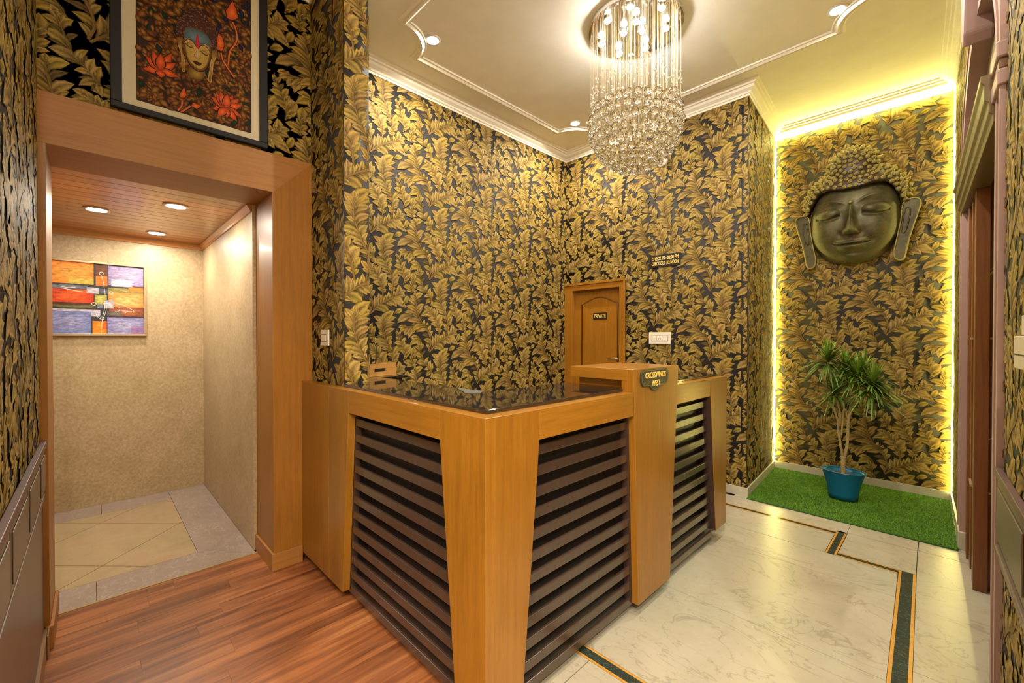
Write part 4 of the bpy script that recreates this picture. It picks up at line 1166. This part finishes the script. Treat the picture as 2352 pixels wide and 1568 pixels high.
# ------------------------------------------------------------------ sculpted face on the niche wall
FXC = -.64
bud = thing('face_sculpture', 'large bronze relief of a calm face with tightly curled hair on the niche wall', 'sculpture', (FXC, YN, 2.16))
def G(x, z, cx, cz_, sx, sz): return np.exp(-((x - cx) / sx) ** 2 - ((z - cz_) / sz) ** 2)
def face_h(x, z):
    zc_ = 2.565
    b = np.where(z < zc_, .405, .42)
    r2 = np.abs(x / .350) ** 2.35 + np.abs((z - zc_) / b) ** 2.25
    h = .02 + .215 * np.sqrt(np.clip(1 - r2, 0, 1))
    m = np.clip(1 - r2, 0, 1) ** .25
    ax = np.abs(x)
    f = 0
    # brow arcs and eye sockets
    zb = 2.690 + .075 * np.sin(np.clip((ax - .02) / .30, 0, 1) * PI * .82) ** .9
    f = f + .011 * np.exp(-((z - zb) / .012) ** 2) * np.clip((ax - .02) / .07, 0, 1) * (ax < .32)
    f = f - .024 * G(ax, z, .180, 2.700, .105, .034)
    f = f - .012 * G(ax, z, .075, 2.615, .035, .040)
    # eyelids, heavy and almost closed
    e2 = ((ax - .180) / .100) ** 2 + ((z - 2.632) / .052) ** 2
    f = f + .046 * np.sqrt(np.clip(1 - e2, 0, 1))
    zs = 2.607 - .020 * np.cos(np.clip((ax - .182) / .095, -1, 1) * PI / 2)
    slit = np.exp(-((z - zs) / .0075) ** 2) * (np.abs(ax - .182) < .098)
    f = f - .020 * slit + .010 * np.exp(-((z - (zs - .018)) / .009) ** 2) * (np.abs(ax - .182) < .09)
    # nose
    t = np.clip((2.70 - z) / (2.70 - 2.435), 0, 1)
    wn = .017 + .022 * t ** 1.6
    below = 1 / (1 + np.exp((2.420 - z) / .0045))
    ridge = (.010 + .098 * t ** 1.1) * np.exp(-(x / wn) ** 2 * .9) * below * (1 / (1 + np.exp((z - 2.73) / .02)))
    f = f + ridge + .034 * G(ax, z, .046, 2.438, .022, .024) * below
    f = f - .012 * G(ax, z, .082, 2.43, .02, .03)
    # lips with a slight smile
    zl = 2.322 + .013 * (x / .13) ** 2
    wl = np.clip(1 - (ax / .135) ** 2.4, 0, 1)
    f = f + .036 * wl * np.exp(-((z - zl - .015) / .014) ** 2) * (1 - .25 * np.exp(-(x / .016) ** 2))
    f = f + .044 * np.clip(1 - (ax / .112) ** 2.2, 0, 1) * np.exp(-((z - zl + .026) / .019) ** 2)
    f = f - .022 * np.exp(-((z - zl) / .0055) ** 2) * (ax < .14)
    f = f - .010 * G(x, z, 0, 2.385, .014, .022) - .016 * G(ax, z, .155, 2.345, .03, .03)
    f = f - .016 * G(x, z, 0, 2.245, .09, .018)
    f = f + .022 * G(x, z, 0, 2.205, .065, .035) + .020 * G(ax, z, .215, 2.45, .085, .10)
    return h + f * m
NR, NA = 90, 220
rho = np.sin(np.linspace(0, PI / 2, NR + 1)) ** .9
vs, fs = [], []
zc_ = 2.53
for i, ro in enumerate(rho):
    for j in range(NA):
        a = 2 * PI * j / NA
        ca_, sa_ = math.cos(a), math.sin(a)
        # radius of the outline in this direction, from the point (0, zc_)
        lo, hi = 0., .6
        for _ in range(22):
            md = (lo + hi) / 2
            x_, z_ = md * ca_, zc_ + md * sa_
            bb = .405 if z_ < 2.565 else .42
            if abs(x_ / .350) ** 2.35 + abs((z_ - 2.565) / bb) ** 2.25 < 1: lo = md
            else: hi = md
        vs.append((ro * lo * ca_, 0, zc_ + ro * lo * sa_))
V = np.array(vs)
Hh = face_h(V[:, 0], V[:, 2])
last = np.arange(NR * NA, (NR + 1) * NA)
V2 = np.stack([FXC + V[:, 0], YN - .004 - Hh, V[:, 2]], 1)
rim = V2[last].copy(); rim[:, 1] = YN - .004
allv = np.concatenate([V2, rim])
fs = []
for i in range(NR + 1):
    for j in range(NA):
        k = (j + 1) % NA
        fs.append((i * NA + j, i * NA + k, (i + 1) * NA + k, (i + 1) * NA + j))
mb = MB(); mb.v = [tuple(v) for v in allv]; mb.f = fs
mb.obj('face', 'bronze', bud, smooth=True)
MB().sphere((FXC - .002, YN - float(face_h(np.array([0.]), np.array([2.713]))[0]) - .010, 2.713), .016, 14, 10).obj('forehead_mark', 'bronze_gold', bud, smooth=True)

def hair_line(x):
    ax = abs(x)
    return 2.850 + .030 * math.exp(-((ax - .20) / .10) ** 2) - (0 if ax < .26 else .19 * ((ax - .26) / .12) ** 1.3)
def hair_h(x, z):
    d = 1 - abs(x / .405) ** 2.3 - abs((z - 2.78) / .31) ** 2.2
    u = 1 - (x / .215) ** 2 - ((z - 3.05) / .225) ** 2
    return max(.245 * math.sqrt(d) if d > 0 else 0, (.04 + .17 * math.sqrt(u)) if u > 0 else 0)
N = 130
xs_ = np.linspace(-.42, .42, N); zs_ = np.linspace(2.60, 3.30, int(N * .9))
idx = {}; hv, hf = [], []
def inside(x, z): return z > hair_line(x) and hair_h(x, z) > 0.0
for i in range(len(xs_) - 1):
    for j in range(len(zs_) - 1):
        if inside((xs_[i] + xs_[i + 1]) / 2, (zs_[j] + zs_[j + 1]) / 2):
            q = []
            for a, b in ((i, j), (i + 1, j), (i + 1, j + 1), (i, j + 1)):
                if (a, b) not in idx:
                    idx[(a, b)] = len(hv)
                    hv.append((FXC + xs_[a], YN - .006 - max(.02, hair_h(xs_[a], zs_[b])), zs_[b]))
                q.append(idx[(a, b)])
            hf.append(q)
# close the cap back to the wall
edges = {}
for q in hf:
    for a, b in zip(q, q[1:] + q[:1]):
        edges[(a, b)] = edges.get((a, b), 0) + 1
extra = {}
for (a, b) in list(edges):
    if (b, a) not in edges:
        for k in (a, b):
            if k not in extra:
                extra[k] = len(hv); hv.append((hv[k][0], YN - .004, hv[k][2]))
        hf.append([b, a, extra[a], extra[b]])
mb = MB(); mb.v = hv; mb.f = hf
hairo = mb.obj('hair', 'slat_side', bud, smooth=True)
cands = []
for z in np.arange(2.62, 3.29, .0145):
    for x in np.arange(-.41, .411, .0145):
        if z > hair_line(x) + .010 and hair_h(x, z) > .0:
            cands.append((x, z))
cands.sort(key=lambda p: (round((p[1] - hair_line(p[0])) / .036), abs(p[0])))
chosen = []
curl = None
for x, z in cands:
    h = max(.02, hair_h(x, z))
    h = max(h, .034)
    p = (x, h, z)
    if all((p[0] - q[0]) ** 2 + (p[1] - q[1]) ** 2 + (p[2] - q[2]) ** 2 > .0365 ** 2 for q in chosen):
        chosen.append(p)
for x, h, z in chosen[:300]:
    e = .006
    gx = (hair_h(x + e, z) - hair_h(x - e, z)) / (2 * e); gz = (hair_h(x, z + e) - hair_h(x, z - e)) / (2 * e)
    gx, gz = max(-2.5, min(2.5, gx)), max(-2.5, min(2.5, gz))
    nrm = Vector((-gx, -1, -gz)).normalized()
    rot = nrm.to_track_quat('Z', 'Y').to_euler()
    if curl is None:
        curl = MB().lathe([(.0200, -.006), (.0192, .008), (.0155, .0165), (.0130, .0147), (.0112, .0196), (.0082, .0250), (.0062, .0233), (.0047, .0268), (.002, .0290)], 0, 0, 12).obj('hair_curl', 'bronze_gold', smooth=True)
        curl.parent = hairo
        curl.location = Vector((FXC + x, YN - .006 - h, z)) - parent_world(hairo); curl.rotation_euler = rot
    else:
        inst('hair_curl', curl, hairo, (FXC + x, YN - .006 - h, z), rot)
# long ears
def ear(sx):
    o2 = [(.352, 2.60), (.365, 2.665), (.41, 2.690), (.455, 2.682), (.475, 2.645), (.462, 2.57), (.435, 2.47), (.405, 2.35), (.385, 2.24), (.372, 2.165), (.345, 2.142), (.31, 2.165), (.30, 2.23), (.318, 2.33), (.336, 2.44), (.348, 2.53)]
    pts = smooth([(sx * a, b) for a, b in o2], 4, True)
    e = MB().prism([(FXC + p[0], p[1]) for p in pts], YN - .075, YN - .004, 'y').obj('ear', 'bronze', bud, .004)
    MB().tube([(FXC + p[0], YN - .077, p[1]) for p in pts] + [(FXC + pts[0][0], YN - .077, pts[0][1])], .007, 8).obj('ear_rim', 'bronze_gold', e, smooth=True)
    inn = smooth([(sx * a, b) for a, b in [(.375, 2.60), (.395, 2.615), (.408, 2.58), (.395, 2.48), (.372, 2.395), (.352, 2.41), (.358, 2.50)]], 4, True)
    MB().prism([(FXC + p[0], p[1]) for p in inn], YN - .0765, YN - .0745, 'y').obj('ear_hollow', 'bronze', e)
    MB().tube([(FXC + p[0], YN - .078, p[1]) for p in inn] + [(FXC + inn[0][0], YN - .078, inn[0][1])], .006, 8).obj('ear_fold', 'bronze', e, smooth=True)
ear(-1); ear(1)

# ------------------------------------------------------------------ turf mat, pot and plant
mat_ = thing('turf_mat', 'rectangle of bright green artificial turf on the niche floor', 'turf', (-.62, 4.72, 0))
def nl(y): return -1.25 - .075 * (y - YB) / (YN - YB) + .018
def nr(y): return xr(y) - .018
MB().prism([(nl(4.15) , 4.125), (nr(4.125) - .004, 4.125), (nr(5.34), 5.342), (nl(5.34), 5.342)], 0, .008, 'z').obj('backing', 'turf', mat_)
nbl = 52000
bx = rng.uniform(0, 1, nbl); by = rng.uniform(4.128, 5.338, nbl)
l_, r_ = np.array([nl(y) for y in by]), np.array([nr(y) for y in by])
bx = l_ + (r_ - l_) * bx
ba = rng.uniform(0, 2 * PI, nbl); bh = rng.uniform(.011, .021, nbl); lean = rng.uniform(-.014, .014, (nbl, 2)); bw = rng.uniform(.0011, .0020, nbl)
v0 = np.stack([bx - bw * np.cos(ba), by - bw * np.sin(ba), np.full(nbl, .007)], 1)
v1 = np.stack([bx + bw * np.cos(ba), by + bw * np.sin(ba), np.full(nbl, .007)], 1)
v2 = np.stack([np.clip(bx + lean[:, 0], l_, r_), np.clip(by + lean[:, 1], 4.122, 5.34), bh], 1)
vv = np.stack([v0, v1, v2], 1).reshape(-1, 3)
me = bpy.data.meshes.new('turf_blades')
me.from_pydata([], [], [])
me.vertices.add(len(vv)); me.vertices.foreach_set('co', (vv - np.array([-.62, 4.72, 0])).astype(np.float32).ravel())
me.loops.add(len(vv)); me.loops.foreach_set('vertex_index', np.arange(len(vv), dtype=np.int32))
me.polygons.add(nbl); me.polygons.foreach_set('loop_start', np.arange(0, len(vv), 3, dtype=np.int32))
me.update(calc_edges=True)
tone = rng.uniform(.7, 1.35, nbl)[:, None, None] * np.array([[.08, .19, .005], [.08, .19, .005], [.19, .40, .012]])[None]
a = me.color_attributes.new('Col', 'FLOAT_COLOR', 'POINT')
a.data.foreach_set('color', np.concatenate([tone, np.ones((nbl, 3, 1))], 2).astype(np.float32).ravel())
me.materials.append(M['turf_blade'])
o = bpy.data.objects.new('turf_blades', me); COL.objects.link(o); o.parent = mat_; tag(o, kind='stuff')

PXc, PYc = -.625, 4.70
pot = thing('plant_pot', 'flared oval blue plastic pot with vertical ribs on the turf', 'pot', (PXc, PYc, .021))
MB().lathe([(.098, .021), (.102, .06), (.112, .13), (.128, .20), (.142, .245), (.150, .262), (.146, .262), (.138, .242), (.125, .225)], PXc, PYc, 72, 1.06, .78, -.018, 1).obj('body', 'pot', pot, smooth=True)
MB().tube([(PXc + .149 * 1.06 * math.cos(a), PYc + .149 * .78 * math.sin(a), .262) for a in np.linspace(0, 2 * PI, 41)], .0055, 8).obj('rim', 'pot', pot, smooth=True)
mb = MB().lathe([(.130, .222), (.130, .228)], PXc, PYc, 32, 1.05, .77)
for k in range(90):
    a, q = random.uniform(0, 2 * PI), .12 * math.sqrt(random.random())
    mb.sphere((PXc + q * 1.05 * math.cos(a), PYc + q * .77 * math.sin(a), .229), random.uniform(.005, .010), 6, 4)
mb.obj('gravel', 'soil', pot)
pl = thing('dracaena_plant', 'branching dracaena with narrow arching green leaves, growing in the blue pot', 'plant', (PXc, PYc, .228))
DX = -.014
tr = MB()
tr.tube(smooth([(-.611 + DX, PYc, .222), (-.613 + DX, PYc, .30), (-.610 + DX, PYc, .39)], 4), [.017, .016, .016, .016, .016, .016, .016, .017, .021], 10)
tr.tube(smooth([(-.613 + DX, PYc, .375), (-.632 + DX, PYc - .01, .50), (-.650 + DX, PYc, .64), (-.655, PYc, .68)], 3), .0105, 8)
tr.tube(smooth([(-.655, PYc, .66), (-.69, PYc, .78), (-.733, PYc + .01, .90), (-.757, PYc + .02, 1.05), (-.745, PYc + .02, 1.22)], 3), .0075, 8)
tr.tube(smooth([(-.652, PYc, .66), (-.647, PYc - .01, .75), (-.660, PYc - .02, .85), (-.685, PYc - .03, .93)], 3), .0075, 8)
tr.tube(smooth([(-.640, PYc, .55), (-.632, PYc + .01, .70), (-.620, PYc + .02, .86), (-.600, PYc + .03, 1.02), (-.612, PYc + .02, 1.16)], 3), .007, 8)
tr.tube(smooth([(-.615, PYc, .385), (-.598, PYc + .01, .52), (-.592, PYc, .70), (-.575, PYc, .84), (-.545, PYc - .01, 1.05)], 3), .0105, 8)
tr.tube(smooth([(-.580, PYc, .82), (-.54, PYc - .02, .90), (-.48, PYc - .04, .95), (-.44, PYc - .05, 1.0)], 3), .0065, 8)
tr.tube(smooth([(-.592, PYc, .72), (-.61, PYc + .02, .80), (-.57, PYc + .05, .95), (-.52, PYc + .06, 1.1)], 3), .006, 8)
tr.obj('stems', 'bark', pl, smooth=True)
rr = random.Random(5)
def rosette(cx_, cy_, cz_, n_, L, tilt=(0, 0)):
    mb = MB()
    for k in range(n_):
        a = rr.uniform(0, 2 * PI); el = rr.uniform(-.25, 1.45); ln = L * rr.uniform(.7, 1.15) * (.8 if el > 1.1 else 1)
        d = Vector((math.cos(a) * math.cos(el) + tilt[0], math.sin(a) * math.cos(el) + tilt[1], math.sin(el))).normalized()
        side = d.cross(Vector((0, 0, 1)))
        side = side.normalized() if side.length > .05 else Vector((1, 0, 0))
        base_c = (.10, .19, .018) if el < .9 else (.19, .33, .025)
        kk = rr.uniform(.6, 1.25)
        p = Vector((cx_, cy_, cz_ - .05 + .06 * max(0, el) / 1.4)); wv0 = rr.uniform(.0052, .0082)
        o = len(mb.v)
        ns = 6
        for s_ in range(ns + 1):
            t = s_ / ns
            q = p + d * ln * t + Vector((0, 0, -1)) * (ln * .55 * t * t * max(.15, math.cos(el)))
            ww = wv0 * (1 - t ** 2.2) * (.6 + .8 * min(1, t * 3)) + .0003
            up_ = d.cross(side) * (.25 * ww)
            for f in (-1, 0, 1):
                mb.v.append(tuple(q + side * f * ww + (up_ if f == 0 else Vector())))
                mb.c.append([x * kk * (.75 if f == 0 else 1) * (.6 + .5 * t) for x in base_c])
        for s_ in range(ns):
            for f in range(2):
                a0 = o + s_ * 3 + f
                mb.f.append((a0, a0 + 1, a0 + 4, a0 + 3))
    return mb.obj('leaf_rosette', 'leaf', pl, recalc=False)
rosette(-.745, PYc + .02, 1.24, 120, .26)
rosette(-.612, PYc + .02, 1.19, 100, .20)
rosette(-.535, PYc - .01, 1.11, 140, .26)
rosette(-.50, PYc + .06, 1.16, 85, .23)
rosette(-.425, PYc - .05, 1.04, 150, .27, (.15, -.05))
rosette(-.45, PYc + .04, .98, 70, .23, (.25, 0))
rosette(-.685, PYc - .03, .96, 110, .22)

# ------------------------------------------------------------------ lacquered dado on the south wall
ds = bpy.data.objects.new('trim_4', None); COL.objects.link(ds); tag(ds, 'taupe lacquered dado with raised panels on the wall beside the portal', kind='structure')
W0 = YS + .0045
MB().box(-2.885, -1.2, W0, YS + .024, .935, .962).obj('dado_rail', 'taupe_rail', ds, .002)
MB().box(-2.885, -1.2, W0, YS + .010, .10, .934).obj('backing_board', 'taupe', ds)
for a, b in ((-2.885, -2.62), (-2.60, -2.185), (-2.165, -1.75), (-1.73, -1.315)):
    o2 = [(a, .735), (b, .735), (b, .925), (a, .925)]
    MB().box(a, b, YS + .0105, YS + .017, .735, .925).obj('raised_panel', 'taupe', ds, .003)
    MB().box(a + .025, b - .025, YS + .0172, YS + .021, .758, .902).obj('panel_field', 'taupe', ds, .003)
MB().box(-2.885, -1.2, YS + .0105, YS + .018, .700, .722).obj('lower_rail', 'taupe', ds, .003)
MB().box(-2.885, -1.2, W0, YS + .022, 0, .10).obj('skirting', 'skirt_tan', ds, .002)
MB().box(-2.884, -2.79, YS + .0225, -.150, 0, .104).obj('skirting_block', 'skirt_tan', ds, .002)

# ------------------------------------------------------------------ right-hand wall: dado band, arch, timber door frame
def skew(mb):
    mb.v = [(v[0] + xr(v[1]), v[1], v[2]) for v in mb.v]      # x is measured from the wall face, negative into the room
    return mb
dr = bpy.data.objects.new('trim_5', None); COL.objects.link(dr); tag(dr, 'taupe lacquered dado band on the right-hand wall', kind='structure')
YA = 2.335
skew(MB().box(-.024, -.0045, 1.405, YA, .935, .962)).obj('dado_rail', 'taupe_rail', dr, .002)
skew(MB().box(-.008, -.0045, 1.405, YA, .665, .934)).obj('backing_board', 'taupe', dr)
for a, b in ((1.76, 2.325), (1.41, 1.735)):
    skew(MB().box(-.016, -.0085, a, b, .70, .925)).obj('raised_panel', 'taupe', dr, .003)
    skew(MB().box(-.0205, -.0162, a + .03, b - .03, .725, .90)).obj('panel_field', 'taupe', dr, .003)
skew(MB().box(-.022, -.0045, 1.405, YA, .655, .682)).obj('lower_rail', 'taupe', dr, .004)

ar = bpy.data.objects.new('trim_6', None); COL.objects.link(ar); tag(ar, 'mauve painted arch with fluted pilasters around the side opening', kind='structure')
def arch_pts(a, b, n=40):
    return [(AY + a * math.cos(t), ASP + b * math.sin(t)) for t in np.linspace(0, PI, n + 1)]
def arch_band(a0, b0, a1, b1, x0, x1, name, mat):
    o, i = arch_pts(a1, b1), arch_pts(a0, b0)
    n_ = len(o)
    vs = [(x0, *p) for p in o] + [(x0, *p) for p in i] + [(x1, *p) for p in o] + [(x1, *p) for p in i]
    fs = []
    for k in range(n_ - 1):
        A_, B_, C_, D_ = k, n_ + k, 2 * n_ + k, 3 * n_ + k
        fs += [(A_, A_ + 1, B_ + 1, B_), (C_, D_, D_ + 1, C_ + 1), (A_, C_, C_ + 1, A_ + 1), (B_, B_ + 1, D_ + 1, D_)]
    fs += [(0, n_, 3 * n_, 2 * n_), (n_ - 1, 3 * n_ - 1, 4 * n_ - 1, 2 * n_ - 1)]
    return skew(MB().add(vs, fs)).obj(name, mat, ar)
bands = [(0, .040, -.016, 'mauve'), (.040, .075, -.009, 'mauve_dark'), (.075, .110, -.014, 'mauve'), (.110, .135, -.008, 'mauve_dark'), (.135, .160, -.019, 'mauve')]
for e0, e1, x0, m_ in bands:
    k = (BO - BI) / (AO - AI)
    arch_band(AI + e0, BI + e0 * k, AI + e1, BI + e1 * k, x0, .10, 'arch_moulding', m_)
for sgn in (1, -1):
    for e0, e1, x0, m_ in bands:
        y0, y1 = sorted((AY + sgn * (AI + e0), AY + sgn * (AI + e1)))
        mm = 'mauve' if m_ == 'mauve_dark' else m_
        skew(MB().box(x0, .10, y0, y1, .12 if sgn > 0 else 0, ASP - .16)).obj('pilaster_flute', mm, ar)
    y0, y1 = sorted((AY + sgn * (AI - .012), AY + sgn * (AO + .008)))
    skew(MB().box(-.026, .10, y0, y1, ASP - .16, ASP - .10)).obj('capital', 'mauve', ar, .006)
    skew(MB().box(-.021, .10, y0 + .006, y1 - .006, ASP - .10, ASP - .06)).obj('capital', 'mauve_dark', ar, .006)
    skew(MB().box(-.028, .10, y0, y1, ASP - .06, ASP)).obj('capital', 'mauve', ar, .006)
    if sgn > 0:
        skew(MB().box(-.024, .10, y0, y1, 0, .12)).obj('pilaster_base', 'skirt_marble', ar, .004)
# keystone with scrolled foot
ks = [(AY - .10, ASP + BO + .06), (AY + .10, ASP + BO + .06), (AY + .075, ASP + BI + .05), (AY + .05, ASP + BI - .07), (AY, ASP + BI - .12), (AY - .05, ASP + BI - .07), (AY - .075, ASP + BI + .05)]
skew(MB().prism(ks, -.065, .05, 'x')).obj('keystone', 'mauve', ar, .012)
# tympanum and side reveals of the opening
YI0, YI1 = AY - AI, AY + AI
o = arch_pts(AI, BI)
skew(MB().prism(o, .060, .075, 'x')).obj('tympanum', 'doorpanel_brown', ar)

df = bpy.data.objects.new('door_2', None); COL.objects.link(df); df.location = (.2, AY, 0); tag(df, 'dark timber door frame set inside the arched opening', kind='structure')
# transom cornice
prof_ = [(-.02, 2.27), (.06, 2.27), (.06, 2.46), (-.055, 2.46), (-.055, 2.435), (-.045, 2.42), (-.045, 2.36), (-.033, 2.35), (-.033, 2.31), (-.022, 2.30)]
mb = MB()
vs = [(p[0], YI0 + .004, p[1]) for p in prof_] + [(p[0], YI1 + .10, p[1]) for p in prof_]
n_ = len(prof_)
mb.add(vs, [list(range(n_)), list(range(n_, 2 * n_))[::-1]] + [[i, (i + 1) % n_, n_ + (i + 1) % n_, n_ + i] for i in range(n_)])
skew(mb).obj('transom_cornice', M['doorpanel_olive'], df, .003)
# stepped timber posts
def post(x0, x1, y0, y1, z1=2.27, mat='walnut', name='post', z0=0):
    return MB().box(x0, x1, y0, y1, z0, z1).obj(name, mat, df, .003)
post(.115, .172, 3.55, 3.70)
post(.100, .30, 4.02, 4.178, name='post', z0=.0)
post(.112, .40, 3.86, 3.98, name='post')
post(.160, .24, 2.505, 2.57, name='post')
MB().box(.40, .43, 2.50, 4.178, 0, 2.27).obj('back_board', 'walnut', df)
MB().box(.17, .40, 3.60, 3.64, 0, 2.27).obj('glazing_bar', 'walnut', df)
for z in (.55, 1.42):
    MB().box(.172, .40, 3.58, 3.60, z, z + .012).obj('shelf_edge', 'threshold', df)
    MB().box(.105, .115, 3.70, 3.86, z, z + .012).obj('shelf_edge', 'threshold', df)
struct(MB().box(.43, .46, 2.1, 4.3, 0, 2.6), 'wall_opening_back', 'walnut')
struct(MB().box(.15, .46, 4.19, 4.25, 0, 2.6), 'wall_opening_far', 'walnut')

# switch bank on the near right wall
sb = thing('switch_bank', 'white two-tier switch box on the wallpaper above the dado', 'switch', (xr(1.75), 1.75, 1.34))
skew(MB().box(-.030, -.0045, 1.60, 1.86, 1.345, 1.435)).obj('lower_box', 'offwhite', sb, .003)
skew(MB().box(-.020, -.0045, 1.60, 1.83, 1.4365, 1.492)).obj('upper_box', 'offwhite', sb, .003)
skew(MB().box(-.0305, -.0295, 1.60, 1.85, 1.382, 1.386)).obj('gap', 'darkline', sb)

# foliage of a plant standing in the side opening
sp2 = thing('opening_plant', 'green leafy plant standing inside the timber framed opening', 'plant', (.27, 3.05, 0))
MB().lathe([(.07, 0), (.09, .02), (.11, .25), (.115, .27), (.10, .27), (.095, .24)], .285, 3.05, 28).obj('planter', 'black', sp2, smooth=True)
mb = MB().tube(smooth([(.285, 3.05, .2), (.28, 3.06, .9), (.27, 3.05, 1.6)], 4), .009, 8)
mb.obj('stem', 'bark', sp2, smooth=True)
def broad_leaf(p, q, wd, col, drop=.05):
    p, q = Vector(p), Vector(q)
    d = (q - p); L = d.length; d.normalize()
    s_ = d.cross(Vector((0, 0, 1))).normalized()
    if s_.length < .5: s_ = Vector((0, 1, 0))
    mb = MB()
    for k in range(9):
        t = k / 8
        c = p + d * L * t - Vector((0, 0, drop * t * t))
        w_ = wd * math.sin(PI * min(1, .08 + t * .92)) ** .8 * (1 - t ** 4) + .0005
        for f in (-1, 0, 1):
            mb.v.append(tuple(c + s_ * f * w_ + Vector((0, 0, .25 * w_ * abs(f)))))
            mb.c.append([x * (.8 if f == 0 else 1.0) for x in col])
    for k in range(8):
        for f in range(2):
            a0 = k * 3 + f
            mb.f.append((a0, a0 + 1, a0 + 4, a0 + 3))
    return mb.obj('leaf', 'leaf', sp2, recalc=False)
for p, q, wd, c_ in (((.31, 3.02, 1.90), (.128, 3.20, 1.76), .022, (.34, .36, .03)), ((.31, 3.02, 1.86), (.140, 3.12, 1.80), .018, (.26, .34, .03)),
                     ((.28, 3.06, 1.70), (.30, 2.8, 1.75), .02, (.06, .16, .02)), ((.30, 3.02, 1.0), (.142, 3.0, 1.0), .04, (.05, .17, .03)),
                     ((.30, 3.02, .98), (.150, 2.92, .98), .035, (.03, .12, .02)), ((.28, 3.06, 1.3), (.36, 2.9, 1.35), .03, (.03, .11, .02))):
    broad_leaf(p, q, wd, c_)
